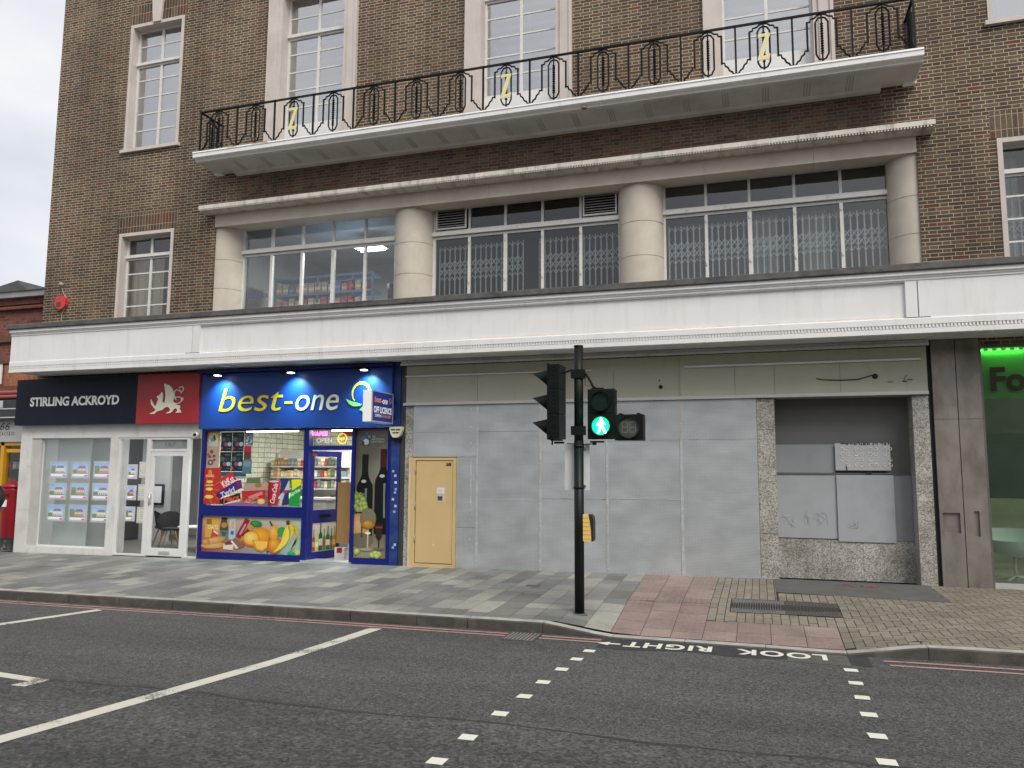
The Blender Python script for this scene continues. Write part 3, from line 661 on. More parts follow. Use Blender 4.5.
# gully grate
t = thing('gully_grate', 'iron gully grate with slanting bars at the kerb between red lines', 'drain grate', (-2.6,-4.22,roadZ(-2.6)))
mb = MB(); z = rz(-2.6); mb.box(-2.78,-2.42,-4.43,-4.03,z-.05,z-.02); mb.build('pit', m_gap, t)
mb = MB()
for a in ((-2.79,-2.41,-4.45,-4.425),(-2.79,-2.41,-4.045,-4.02),(-2.79,-2.765,-4.425,-4.045),(-2.435,-2.41,-4.425,-4.045)): mb.box(a[0],a[1],a[2],a[3],z-.03,z+.006)
mb.build('frame', m_ironc, t); mb = MB()
for k in range(8):
    x = -2.76+k*.043; mb.box(x,x+.016,-4.425,-4.045,z-.03,z+.004)
mb.build('bars', mat('worn_iron', (.22,.21,.19), .5, .2, 20), t)
# pavement cover
t = thing('inspection_cover', 'long dark ribbed metal cover set in the beige block paving', 'manhole cover', (.24,-2.3,paveZ(.24,-2.3)))
for x0, x1, m_, nm in ((-.40,.24,mat('cover_grey', (.17,.17,.165), .5, .2, 20, metal=.3),'cover'),(.243,.875,m_ironc,'cover')):
    mb = MB()
    def zz(x, y): return paveZ(x, y)
    mb.face([(x0,-2.66,zz(x0,-2.66)+.001),(x1,-2.66,zz(x1,-2.66)+.001),(x1,-1.92,zz(x1,-1.92)+.001),(x0,-1.92,zz(x0,-1.92)+.001)])
    k = x0+.02
    while k < x1-.02:
        mb.tube([(k,-2.63,zz(k,-2.63)+.001),(k,-1.95,zz(k,-1.95)+.001)], .006, 4); k += .03 if x0 < 0 else .04
    mb.build(nm, m_, t)
mb = MB(); x, y = -3.25, -1.53; mb.box(x-.1,x+.1,y-.07,y+.07,paveZ(x,y)-.01,paveZ(x,y)+.003); 
tag(mb.build('stopcock_cover', m_ironc), 'tiny dark stopcock cover in the grey slabs before the metal hoarding', 'utility cover')

# ------------------------------------------------------------------ main building
B = thing('brick_building', 'large brown brick building with stone loggia, balcony and white canopy band', 'building', (-4, 0, 0))
HO = [(-12.94,-11.51,8.46,11.33),(-12.91,-11.49,4.0,6.605),(3.50,4.93,8.46,11.33),(3.51,4.93,4.0,6.605),
      (-9.06,-7.60,7.85,11.36),(-4.74,-3.28,7.85,11.36),(-.42,1.04,7.85,11.36),(-10.46,2.43,4.3,6.79)]
def wall_holes(mb, x0, x1, z0, z1, holes, y0, y1):
    xs = sorted({x0, x1}|{h[0] for h in holes}|{h[1] for h in holes}); zs = sorted({z0, z1}|{h[2] for h in holes}|{h[3] for h in holes})
    inh = lambda x, z: any(h[0] < x < h[1] and h[2] < z < h[3] for h in holes)
    for a, b in zip(xs, xs[1:]):
        for p, q in zip(zs, zs[1:]):
            if not inh((a+b)/2, (p+q)/2):
                mb.face([(a,y0,p),(b,y0,p),(b,y0,q),(a,y0,q)]); mb.face([(a,y1,p),(a,y1,q),(b,y1,q),(b,y1,p)])
    for h in holes:
        a, b, p, q = h
        mb.face([(a,y0,p),(a,y0,q),(a,y1,q),(a,y1,p)]); mb.face([(b,y0,p),(b,y1,p),(b,y1,q),(b,y0,q)])
        mb.face([(a,y0,q),(b,y0,q),(b,y1,q),(a,y1,q)]); mb.face([(a,y0,p),(a,y1,p),(b,y1,p),(b,y0,p)])
mb = MB(); wall_holes(mb, -14.9, 6.9, 3.5, 13.2, HO, 0, .45)
mb.face([(-14.9,0,3.5),(-14.9,0,13.2),(-14.9,12,13.2),(-14.9,12,3.5)]); mb.face([(6.9,0,3.5),(6.9,12,3.5),(6.9,12,13.2),(6.9,0,13.2)])
mb.face([(-14.9,0,13.2),(6.9,0,13.2),(6.9,12,13.2),(-14.9,12,13.2)]); mb.face([(-14.9,12,0),(-14.9,12,13.2),(6.9,12,13.2),(6.9,12,0)])
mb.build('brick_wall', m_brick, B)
# soldier courses, keystones
for x0, x1, z0 in ((-12.98,-11.42,6.612),(3.43,5.0,6.612),(-12.98,-11.46,11.335),(3.46,5.0,11.335)):
    mb = MB(); mb.box(x0,x1,-.004,.02,z0,z0+.42); mb.build('soldier_course', m_soldier, B)
for xc in (-12.22,4.22):
    mb = MB(); z0, z1 = 11.29, 12.1
    for a, b in ((.10,.17),): mb.face([(xc-a,-.05,z0),(xc+a,-.05,z0),(xc+b,-.05,z1),(xc-b,-.05,z1)]); mb.face([(xc-a,-.05,z0),(xc-b,-.05,z1),(xc-b,0,z1),(xc-a,.1,z0)]); mb.face([(xc+a,-.05,z0),(xc+a,.1,z0),(xc+b,0,z1),(xc+b,-.05,z1)]); mb.face([(xc-a,-.05,z0),(xc-a,.1,z0),(xc+a,.1,z0),(xc+a,-.05,z0)])
    mb.build('keystone', m_stone2, B)

def steel_window(x0, x1, z0, z1, y, xm, zbars, transom, fw=.035, bw=.014, casw=.026, extra_v=()):
    """x0..x1 clear opening, central/mullion positions xm, thin glazing bars, thick transom"""
    mb = MB(); 
    mb.box(x0,x0+fw,y-.03,y+.03,z0,z1); mb.box(x1-fw,x1,y-.03,y+.03,z0,z1); mb.box(x0+fw,x1-fw,y-.028,y+.03,z1-fw,z1); mb.box(x0+fw,x1-fw,y-.028,y+.03,z0,z0+fw)
    for x in xm: mb.box(x-casw,x+casw,y-.026,y+.028,z0+fw,z1-fw)
    for z in zbars: mb.box(x0+fw,x1-fw,y-.012,y+.012,z-bw,z+bw)
    if transom:
        mb.box(x0-.03,x1+.0,y-.075,y+.02,transom-.035,transom+.03); mb.box(x0,x1,y-.032,y+.026,transom-.075,transom-.04)
    fr = mb.build('window', m_wfr, B)
    return fr
def pane(x0, x1, z0, z1, y, m_, par):
    mb = MB(); mb.face([(x0,y,z0),(x1,y,z0),(x1,y,z1),(x0,y,z1)]); return mb.build('pane', m_, par)
def stone_frame(x0, x1, z0, z1, wd, dep, y0, m_, sill=True, name='window_frame'):
    mb = MB()
    mb.box(x0,x0+wd,-.012,dep,z0,z1); mb.box(x1-wd,x1,-.012,dep,z0,z1); mb.box(x0+wd,x1-wd,-.010,dep,z1-wd,z1)
    if sill: mb.box(x0-.05,x1+.05,-.07,dep,z0-.07,z0+.0)
    return mb.build(name, m_, B)
# brick windows with thin stone frames
for (a, b, z0, z1, tr) in ((-12.94,-11.51,8.46,11.33,10.48),(3.50,4.93,8.46,11.33,10.48),(-12.91,-11.49,4.35,6.605,6.13),(3.51,4.93,4.35,6.605,6.13)):
    up = z0 > 7
    stone_frame(a, b, z0, z1, .07, .25, 0, m_stone2, up)
    gx0, gx1 = a+.07, b-.07; gz0 = z0+(.05 if up else 0)
    bars = [8.955,9.34,9.725,10.11,10.9] if up else [4.67,5.056,5.405,5.756]
    fr = steel_window(gx0, gx1, gz0, z1-.07, .2, [(a+b)/2], bars, tr)
    pane(gx0, gx1, gz0, z1-.07, .2, m_glass if up else m_glassl, fr)
# balcony doors in stepped stone surrounds
for xc in (-8.33,-4.01,.31):
    a, b = xc-.715, xc+.715; mb = MB()
    for s_ in (-1, 1):
        e0, e1, e2 = xc+s_*1.02, xc+s_*.80, xc+s_*.715
        mb.box(min(e0,e1),max(e0,e1),-.05,.02,7.80,11.70); mb.box(min(e1,e2),max(e1,e2),-.02,.225,7.80,11.36)
        e = xc+s_*1.02; mb.box(min(e-s_*.05,e+s_*.001),max(e-s_*.05,e+s_*.001),-.075,-.05,7.80,11.72)
    mb.box(xc-.80,xc+.80,-.048,.26,11.352,11.70)
    for zj in (8.95,10.05): pass
    mb.build('stone_surround', m_stone2, B)
    fr = steel_window(a, b, 8.55, 11.36, .25, [xc], [8.955,9.34,9.725,10.11,10.9], 10.50)
    pane(a, b, 8.55, 11.36, .25, m_glass, fr)
    mb = MB(); mb.box(a,b,.2,.3,7.8,8.55); mb.build('base_panel', m_upvc, fr)
    # secondary glazing behind
    mb = MB()
    for x in (a+.12, xc+.1, b-.1): mb.box(x-.02,x+.02,.42,.46,8.5,11.3)
    for z in (9.55,10.75): mb.box(a,b,.42,.46,z-.03,z+.03)
    mb.build('inner_frame', m_wfr, fr)
    mb = MB(); z = 8.62
    while z < 11.2: mb.face([(xc-.9,.60,z),(xc+.9,.60,z),(xc+.9,.66,z+.13),(xc-.9,.66,z+.13)]); z += .205
    mb.build('added_slats', mat('slats_pale', (.72,.77,.79), .7, .04, 5), fr)  # pale slats added to brighten the rooms behind the upper panes
for xc in (-12.22,4.22):
    mb = MB()
    for x in (xc-.45, xc-.05, xc+.35): mb.box(x-.018,x+.018,.42,.45,8.5,11.3)
    for z in (9.4,10.75): mb.box(xc-.6,xc+.6,.42,.45,z-.03,z+.03)
    mb.build('inner_frame', m_wfr, B)
for a, b, p, q_ in HO[:7]:
    mb = MB(); i_ = .006
    mb.box(a+i_-.004,a+i_,.285,.452,p+.02,q_-.02); mb.box(b-i_,b-i_+.004,.285,.452,p+.02,q_-.02); mb.box(a+i_,b-i_,.285,.452,q_-.012,q_-.008)
    mb.build('reveal_lining', m_inw, B)
# loggia: lintel, cornice, columns
mb = MB(); 
jx = [-10.46,-8.45,-6.3,-4.55,-2.1,-.75,.95,2.43]
for a, b in zip(jx, jx[1:]): mb.box(a+.002,b-.002,-.02,.42,6.525,6.79)
mb.build('lintel', m_stone, B)
mb = MB(); mb.prism([(.05,6.785),(-.20,6.785),(-.24,6.80),(-.24,6.815),(-.31,6.82),(-.31,6.895),(.05,6.93)], -10.64, 2.65)
k = -10.62
while k < 2.62: mb.box(k,k+.022,-.306,-.262,6.792,6.821); k += .0452
mb.build('cornice', m_corn, B)
for xc in (-10.46,-6.19,-1.86,2.43):
    mb = MB(); R = .385
    zz = [4.50,5.07,5.075,5.63,5.635,6.20,6.205,6.527]
    prof = []
    for i, z in enumerate(zz): prof.append((R if True else R, z))
    pr = [(R,4.4),(R,5.258),(R-.005,5.261),(R-.005,5.265),(R,5.268),(R,5.858),(R-.005,5.861),(R-.005,5.865),(R,5.868),(R,6.53)]
    for q0, q1 in ((4.4,5.255),(5.264,5.855),(5.864,6.53)): mb.lathe(xc, .42, [(R-.004,q0),(R,q0+.004),(R,q0+.0041)], 40); mb.lathe(xc, .42, [(R,q0+.004),(R,q1-.004)], 40); mb.lathe(xc, .42, [(R,q1-.004),(R-.004,q1)], 40)
    mb.lathe(xc, .42, [(R-.008,4.4),(R-.008,6.53)], 40)
    mb.build('column', m_stone, B)
# jamb returns at ends behind brick, sill
mb = MB(); mb.box(-10.46,2.43,.28,.7,4.50,4.658); mb.build('loggia_sill', m_stone, B)
WY = .45
wins = []
for i, (x0, x1) in enumerate(((-10.10,-6.55),(-5.785,-2.235),(-1.47,2.08))):
    mb = MB(); z0, z1 = 4.66, 6.60; n = 5; d = (x1-x0)/n; f = .03
    mb.box(x0-.03,x0+f,WY-.04,WY+.04,z0,z1); mb.box(x1-f,x1+.03,WY-.04,WY+.04,z0,z1)
    mb.box(x0+f,x1-f,WY-.036,WY+.036,z1-.04,z1); mb.box(x0+f,x1-f,WY-.036,WY+.036,z0,z0+.04)
    mb.box(x0-.04,x1+.04,WY-.09,WY+.038,6.03,6.10); mb.box(x0+f,x1-f,WY-.034,WY+.034,5.975,6.02); mb.box(x0+f,x1-f,WY-.034,WY+.034,6.104,6.135)
    for k in range(1, n):
        x = x0+d*k; t_ = .026 if k != 3-(i != 0) else .034
        mb.box(x-t_,x+t_,WY-.033,WY+.033,z0+.04,5.975); mb.box(x-.022,x+.022,WY-.033,WY+.033,6.135,z1-.04)
        mb.box(x-.012,x+.012,WY-.05,WY-.033,5.1,5.16); mb.box(x-.012,x+.012,WY-.05,WY-.033,5.85,5.9)
    fr = mb.build('window', m_wfr, B); wins.append((fr, x0, x1, d))
    pane(x0, x1, z0, z1, WY, [m_glassl, m_glassd, m_glassl][i], fr)
    if i == 1:
        for k in (0, 4):
            mb = MB(); a, b = x0+d*k+.05, x0+d*(k+1)-.05; q = WY-.06
            mb.box(a,a+.025,q-.02,q+.02,6.15,6.56); mb.box(b-.025,b,q-.02,q+.02,6.15,6.56); mb.box(a+.025,b-.025,q-.018,q+.02,6.15,6.175); mb.box(a+.025,b-.025,q-.018,q+.02,6.535,6.56)
            for j in range(7): z = 6.195+j*.048; mb.face([(a+.025,q-.03,z),(b-.025,q-.03,z),(b-.025,q+.02,z+.03),(a+.025,q+.02,z+.03)])
            lv = mb.build('louvre_vent', [m_wfr], fr); mb = MB(); mb.box(a+.02,b-.02,q+.03,q+.04,6.16,6.55); mb.build('vent_back', m_gap, fr)
# concertina grilles behind windows 2 and 3
def grille(x0, x1, skips, par):
    mb = MB(); y = WY+.10; s_ = .104; z0, z1 = 4.70, 5.88; x = x0; k = 0
    while x < x1-.02:
        if not any(a < x < b for a, b in skips):
            mb.box(x-.011,x+.011,y-.009,y+.009,z0,z1-.02)
            if x+s_ < x1 and not any(a < x+s_ < b for a, b in skips):
                xm = x+s_
                for zc in (5.36,5.50):
                    mb.tube([(x,y-.012,zc-.07),(xm,y-.012,zc+.07)], .012, 4); mb.tube([(x,y+.012,zc+.07),(xm,y+.012,zc-.07)], .012, 4)
                mb.tube([(x,y-.01,z1-.12),(x+s_/2,y-.01,z1-.05),(xm,y-.01,z1-.12)], .012, 4)
                mb.tube([(x,y-.01,5.19),(x+s_/2,y-.01,5.26),(xm,y-.01,5.19)], .012, 4)
        x += s_; k += 1
    mb.build('concertina_grille', m_gril, par)
grille(-5.72, -2.27, [(-4.0,-3.78)], wins[1][0]); grille(-1.40, 2.04, [], wins[2][0])
grille(3.6, 4.9, [], B); 
# canopy
mb = MB(); CX0, CX1 = -14.76, 6.95
mb.prism([(0,3.60),(-.74,3.60),(-.74,3.575),(-.80,3.575),(-.812,3.58),(-.812,3.648),(-.790,3.652),(-.790,3.702),(-.812,3.706),(-.812,3.79),(-.802,3.80),(-.80,3.815),(-.80,4.335),(-.815,4.345),(-.815,4.37),(-.83,4.38),(-.83,4.40),(-.86,4.41),(-.86,4.465),(0,4.465)], CX0, -10.36)
for a, b in ((2.345, CX1),):
    mb.prism([(0,3.60),(-.74,3.60),(-.74,3.575),(-.80,3.575),(-.812,3.58),(-.812,3.648),(-.790,3.652),(-.790,3.702),(-.812,3.706),(-.812,3.79),(-.802,3.80),(-.80,3.815),(-.80,4.335),(-.815,4.345),(-.815,4.37),(-.83,4.38),(-.83,4.40),(-.86,4.41),(-.86,4.465),(0,4.465)], a, b)
mid = [(0,3.60),(-.74,3.60),(-.74,3.575),(-.80,3.575),(-.812,3.58),(-.812,3.648),(-.790,3.652),(-.790,3.702),(-.812,3.706),(-.812,3.79),(-.802,3.80),(-.758,3.815),(-.758,4.325),(-.80,4.33),(-.80,4.335),(-.815,4.345),(-.815,4.37),(-.83,4.38),(-.83,4.40),(-.86,4.41),(-.86,4.465),(0,4.465)]
mb.prism(mid, -10.36, 2.345)
for a, b in ((-10.36,-10.21),(-10.195,-10.04),(2.035,2.185),(2.20,2.345)): mb.box(a,b,-.806,-.757,3.813,4.333)
mb.build('canopy_band', m_white, B)
mb = MB(); k = CX0+.01
while k < CX1-.03: mb.box(k,k+.025,-.812,-.788,3.655,3.699); k += .0455
mb.build('dentil_strip', m_white, B)
mb = MB(); mb.box(-10.03,2.03,-.7605,-.757,3.815,3.838); mb.build('stained_ledge', m_pink, B)
mb = MB(); mb.prism([(0,4.467),(-.89,4.467),(-.90,4.48),(-.90,4.56),(-.87,4.575),(0,4.66)], CX0-.05, CX1)
mb.build('canopy_coping', m_cop, B)
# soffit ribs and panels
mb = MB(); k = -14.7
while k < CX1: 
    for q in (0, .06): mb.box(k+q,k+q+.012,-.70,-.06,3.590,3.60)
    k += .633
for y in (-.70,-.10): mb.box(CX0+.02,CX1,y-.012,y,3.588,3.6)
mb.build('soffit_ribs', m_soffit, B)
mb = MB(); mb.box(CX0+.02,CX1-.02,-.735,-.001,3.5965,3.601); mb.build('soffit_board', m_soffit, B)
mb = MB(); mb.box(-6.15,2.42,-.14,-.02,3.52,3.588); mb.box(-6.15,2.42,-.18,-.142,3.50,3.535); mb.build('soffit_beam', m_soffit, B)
# balcony
mb = MB(); bx0, bx1 = -10.47, 2.46
bal = [(0,7.82),(-.76,7.82),(-.765,7.79),(-.752,7.785),(-.748,7.71),(-.72,7.692),(-.70,7.69),(-.66,7.675),(-.655,7.655),(-.1,7.64),(0,7.64)]
mb.prism(bal, bx0, bx1)
for (e, s_) in ((bx0,-1),(bx1,1)):
    pass
BAL = mb.build('balcony', m_balc, B)
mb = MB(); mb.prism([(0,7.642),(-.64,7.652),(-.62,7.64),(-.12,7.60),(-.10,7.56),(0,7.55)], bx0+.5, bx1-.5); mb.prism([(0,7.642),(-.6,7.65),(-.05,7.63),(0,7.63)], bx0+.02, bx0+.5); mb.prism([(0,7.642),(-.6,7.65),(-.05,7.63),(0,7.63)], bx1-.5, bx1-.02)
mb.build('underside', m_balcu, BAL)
k = bx0+.75
while k < bx1-.6:
    mb = MB()
    for q in (0,.04,.08): mb.prism([(-.63,7.648),(-.63,7.642),(-.14,7.60-.004),(-.14,7.61)], k+q, k+q+.02)
    k += .62; mb.build('rib', mat('rib_grey', (.36,.345,.32), .7, .1, 4), BAL)
for a, b in ((bx0+.0,bx0+.18),(bx1-.18,bx1)): 
    mb = MB(); mb.box(a,b,-.10,.0,7.60,7.64); mb.build('bracket', m_balc, BAL)
mb = MB()
for (x, w_) in ((-9.1,.35),(-9.65,.2)): mb.box(x,x+w_,-.764,-.758,7.79,7.823)
mb.build('rust_stain', m_rust, BAL)
# railing
RY = -.66; RZ = 7.855; RX0, RX1 = -10.385, 2.365; nb = 15; bwid = (RX1-RX0)/nb
def motif(mb, P, wd):
    """P(dx,z) -> point; wd = bay width"""
    k = wd/.85
    T = lambda pts, r, n=5: mb.tube([P(a*k, b) for a, b in pts], r*1.7, n)
    for s_ in (-1, 1):
        T([(s_*.21,.215),(s_*.21,.68)], .010)
        T([(s_*.195,.215),(s_*.25,.222),(s_*.262,.17),(s_*.30,.145),(s_*.325,.085),(s_*.365,.06),(s_*.385,.02),(s_*.42,.004)], .009)
        T([(s_*.225,.675),(s_*.165,.685),(s_*.155,.725),(s_*.10,.735),(s_*.06,.77),(0,.785)], .009)
    T([(0,.735),(.05,.72),(.09,.655),(.09,.14),(.05,.06),(0,.045),(-.05,.06),(-.09,.14),(-.09,.655),(-.05,.72),(0,.735)], .009)
    T([(0,.79),(0,.004)], .008)
    z = .16
    pts = []; rr = []
    for i in range(25):
        pts.append(P(0, .15+i*.02)); rr.append(.015 if i % 2 else .030)
    mb.tube(pts, .015, 5, rr=rr)
mb = MB(); 
mb.box(RX0-.02,RX1+.02,RY-.022,RY+.022,RZ+.795,RZ+.82); mb.box(RX0,RX1,RY-.012,RY+.012,RZ-.002,RZ+.012)
for i in range(nb+1):
    x = RX0+i*bwid; mb.box(x-.015,x+.015,RY-.013,RY+.013,7.82,RZ+.8)
for xx in (RX0,RX1):
    mb.box(xx-.02,xx+.02,RY+.022,0,RZ+.795,RZ+.82); mb.box(xx-.01,xx+.01,RY+.012,0,RZ,RZ+.012)
    mb.box(xx-.009,xx+.009,-.03,-.012,7.82,RZ+.795)
mb.build('railing', m_black, BAL)
for i in range(nb):
    mb = MB(); xc = RX0+(i+.5)*bwid; motif(mb, lambda dx, z, xc=xc: (xc+dx, RY, RZ+z), .85); mb.build('scroll_panel', m_black, BAL)
for xx in (RX0,RX1):
    mb = MB(); motif(mb, lambda dx, z: (xx, RY/2+dx, RZ+z), .60); mb.build('scroll_panel', m_black, BAL)
for i in (2,7,12):
    xc = RX0+(i+.5)*bwid; mb = MB(); y = RY-.03
    def zl(pts): 
        f = [(xc+a, y, RZ+b) for a, b in pts]; bk = [(xc+a, y+.015, RZ+b) for a, b in pts]; mb.face(f); mb.face(bk[::-1])
        for q in range(len(f)): r = (q+1) % len(f); mb.face([f[q],bk[q],bk[r],f[r]])
    zl([(-.085,.60),(-.085,.535),(-.065,.535),(-.06,.55),(.02,.55),(-.095,.20),(-.095,.17),(.08,.17),(.095,.26),(.07,.26),(.06,.235),(-.01,.235),(.095,.57),(.095,.60)])
    mb.build('letter_z', m_gold, BAL)
# small lamp stub under the balcony
mb = MB(); mb.tube([(-2.63,-.69,7.66),(-2.63,-.69,7.63)], .045, 10); tag(mb.build('bird_nest_fitting', mat('brass_brown', (.28,.18,.09), .6, .3, 20)), 'small brown fitting stuck under the balcony edge right of centre', 'fitting')
# upper ledge of parapet (out of picture)
mb = MB(); mb.box(-15.0,7.0,-.12,.3,13.2,13.35); mb.build('parapet_coping', m_stone, B)

# rooms behind the windows
def room(name, x0, x1, y0, y1, z0, z1, m_w, m_c, m_f, back=True):
    mb = MB(); mb.cur = 0
    mb.face([(x0,y1,z0),(x1,y1,z0),(x1,y1,z1),(x0,y1,z1)]); mb.face([(x0,y0,z0),(x0,y1,z0),(x0,y1,z1),(x0,y0,z1)]); mb.face([(x1,y0,z0),(x1,y0,z1),(x1,y1,z1),(x1,y1,z0)])
    mb.cur = 1; mb.face([(x0,y0,z1),(x0,y1,z1),(x1,y1,z1),(x1,y0,z1)]); mb.cur = 2; mb.face([(x0,y0,z0),(x1,y0,z0),(x1,y1,z0),(x0,y1,z0)])
    return struct(mb.build(name, [m_w, m_c, m_f]))
m_ceil = mat('ceiling_white', (.72,.73,.72), .8, .03, 2); m_bluegrey = mat('interior_bluegrey', (.52,.57,.59), .8, .08, 2)
for i, xc in enumerate((-12.22,-8.33,-4.01,.31,4.22)):
    room('interior_room', xc-1.2, xc+1.2, .46, 2.6, 7.83, 11.45, m_bluegrey, m_ceil, m_bluegrey)
for i, xc in enumerate((-12.2,4.22)):
    room('interior_room', xc-1.2, xc+1.0, .46, 2.4, 4.3, 6.72, m_bluegrey if i else m_in, m_in, m_ind)
room('interior_room', -10.5, -6.2, .50, 4.2, 4.62, 6.72, m_in, m_in, m_ind)
room('interior_room', -6.1, -1.95, .50, 3.5, 4.62, 6.72, m_ind, m_ind, m_ind)
room('interior_room', -1.85, 2.5, .50, 3.0, 4.62, 6.72, m_bluegrey, m_in, m_ind)
# things seen in upper rooms
def curtain(x0, x1, z0, z1, y, m_, label, amp=.03, wl=.09):
    mb = MB(); n = int((x1-x0)/.02)
    for i in range(n):
        a, b = x0+(x1-x0)*i/n, x0+(x1-x0)*(i+1)/n; ya, yb = y+amp*math.sin(a/wl*2*PI), y+amp*math.sin(b/wl*2*PI)
        mb.face([(a,ya,z0),(b,yb,z0),(b,yb,z1),(a,ya,z1)], None, True)
        mb.face([(a,ya+.004,z0),(a,ya+.004,z1),(b,yb+.004,z1),(b,yb+.004,z0)], None, True)
    return tag(mb.build('curtain', m_), label, 'curtain')
curtain(-.05,.40,4.9,6.0,.80,m_curt,'pale net curtain left of centre behind the right loggia window')
curtain(.78,1.20,4.9,6.0,.80,m_curt,'pale net curtain right of centre behind the right loggia window')
curtain(3.62,3.92,4.6,6.5,.60,m_curt,'pale net curtain behind the lower window at the right edge')
curtain(-12.87,-12.02,4.4,6.1,.38,mat('tan_curtain', (.62,.48,.37), .9, .08, 3, stretch=(6,1,.3)),'tan curtain in the lower left brick window',.02,.2)
# left loggia room: blue shelving, fabric bolts, lamp
t = thing('shelf_rack', 'blue metal rack of boxes behind the left loggia window', 'shelving', (-8.9,1.4,4.62)); mblue = mat('rack_blue', (.20,.31,.48), .5, .05, 5)
mb = MB()
for x in (-9.95,-8.9,-8.05,-7.6):
    mb.box(x-.02,x+.02,1.38,1.42,4.62,5.75)
mb.build('upright', mblue, t)
for z in (5.02,5.35,5.72):
    mb = MB(); mb.box(-9.95,-7.6,1.36,1.8,z-.025,z+.025); mb.build('shelf', mblue, t)
cols = [c(205,120,120),c(215,150,150),c(190,90,100),c(225,190,185),c(200,195,170),c(120,140,175)]
pk = {}
def packet(x, y, z, w_, d_, h_, col, label, group, cat='packet', name='packet'):
    mb = MB(); mb.box(x-w_/2,x+w_/2,y,y+d_,z,z+h_,col); mb.box(x-w_/2+.004,x+w_/2-.004,y-.002,y,z+h_*.25,z+h_*.55,tuple(min(1,q*1.6) for q in col[:3])+(1,))
    return tag(mb.build(name, m_goods), label, cat, group)
x = -9.85
while x < -7.7:
    for z in (5.05,5.38):
        packet(x, 1.38, z-.002, .13, .3, random.uniform(.15,.24), random.choice(cols), 'pastel box on the blue rack behind the left loggia window', 'boxes on the blue rack', 'box', 'storage_box')
    x += .16
t = thing('fluorescent_lamp', 'lit fluorescent ceiling fitting behind the left loggia window', 'ceiling lamp', (-7.9,1.9,6.4))
mb = MB(); mb.box(-8.25,-7.6,1.66,2.1,6.42,6.46); mb.build('housing', m_upvc, t); mb = MB()
for y in (1.72,1.86,2.0): mb.tube([(-8.22,y,6.40),(-7.63,y,6.40)], .028, 8)
mb.build('tube', m_tube, t)
la = bpy.data.lights.new('tube_light', 'AREA'); la.energy = 60; la.size = .6; lo = bpy.data.objects.new('tube_light', la); C.objects.link(lo); lo.parent = t; lo.location = (0,0,-.06)
mb = MB(); mb.text('Fabrics', -9.98, -9.50, 5.12, 5.24, FR(.50), bold=.02)
tag(mb.build('fabrics_lettering', mat('fabric_letter', (.05,.09,.3), .5, 0, 5)), 'small blue Fabrics lettering inside the left loggia window', 'lettering')
mb = MB(); mb.tube([(-6.98,1.1,4.92),(-6.98,1.1,5.35)], .09, 10, rr=[.09,.12]); tag(mb.build('waste_bin', m_blackp), 'black bin beside the column behind the left loggia window', 'bin')

# alarm bell on brick
t = thing('alarm_bell', 'round red alarm bell with cable at the left end of the brick wall', 'alarm bell', (-14.33,-.01,5.19))
mb = MB(); mb.ring(-14.33, 5.19, .001, .155, -.09, 0, 24); mb.lathe; 
mb.build('cover', mat('bell_red', (.55,.03,.025), .35, .05, 6), t); mb = MB(); mb.box(-14.42,-14.32,-.10,-.091,5.10,5.2); mb.build('badge', mat('badge', (.08,.05,.05), .5, .1, 5), t)
mb = MB(); mb.tube([(-14.38,-.03,5.62),(-14.38,-.06,5.56)], .05, 8); mb.tube([(-14.38,-.03,5.56),(-14.33,-.03,5.42),(-14.22,-.05,5.3),(-14.18,-.05,5.15),(-14.32,-.03,4.95),(-14.33,-.02,4.7)], .009, 5); mb.build('cable', mat('cable_grey', (.35,.3,.24), .7, .1, 5), t)

# ------------------------------------------------------------------ ground floor: vacant unit and hoarding
V = thing('vacant_shopfront', 'empty cream boarded shopfront with granite piers behind the metal hoarding', 'shopfront', (-1.8, 0, 0))
for (x0, x1, z0) in ((-6.09,-5.935,-.08),(-.03,.235,-.02),(2.18,2.40,-.02)):
    mb = MB()
    for a, b in ((z0,.68),(.684,1.47),(1.474,2.28),(2.284,2.77)): mb.box(x0,x1,-.035,.5,a,b)
    mb.build('granite_pier', m_gran, V)
mb = MB()
for a, b in ((.235,.50),(.503,1.0),(1.003,1.46),(1.463,1.92),(1.923,2.18)): mb.box(a,b,.32,.40,-.02,.585)
mb.build('stall_riser', m_gran, V)
mb = MB(); mb.box(.235,2.18,.36,.40,.59,2.80); mb.build('board_panel', m_grey1, V)
def bpanel(x0, x1, y, z0, z1, m_, nm='board_panel'):
    mb = MB(); mb.box(x0,x1,y,y+.012,z0,z1)
    return mb.build(nm, m_, V, bevel=.002)
bpanel(.24,1.115,.335,1.615,2.06,m_grey2); bpanel(.24,1.12,.330,.60,1.60,m_grey3); bpanel(1.93,2.178,.335,.59,1.60,m_grey2)
bpanel(1.12,1.93,.300,.565,1.585,m_grey3)
mb = MB(); mb.box(.24,2.178,.31,.36,1.595,1.612); mb.build('batten', m_grey1, V)
pl = bpanel(1.115,1.90,.285,1.655,2.075,m_zinc,'ventilation_plate')
mb = MB(); rg = random.Random(3)
for r in range(4):
    for c_ in range(8):
        if (r, c_) in ((0,0),(1,6),(2,7)): continue
        x = 1.22+c_*.075+(c_//2)*.05; z = 1.74+r*.082; y = .281; a0 = rg.uniform(0,6); n = rg.choice([9,11,12]); rr_ = .024
        mb.tube([(x+rr_*math.cos(a0+i*.5),y,z+rr_*math.sin(a0+i*.5)) for i in range(n)], .0052, 4)
mb.build('punched_holes', mat('bright_scratch', (.72,.71,.64), .4, .15, 30), pl)
mb = MB()
for k in range(26):
    x = 1.2+k*.027; h_ = rg.uniform(.004,.03)
    if rg.random() < .75: mb.box(x,x+rg.uniform(.008,.024),.279,.284,2.073-h_,2.073+rg.uniform(0,.012))
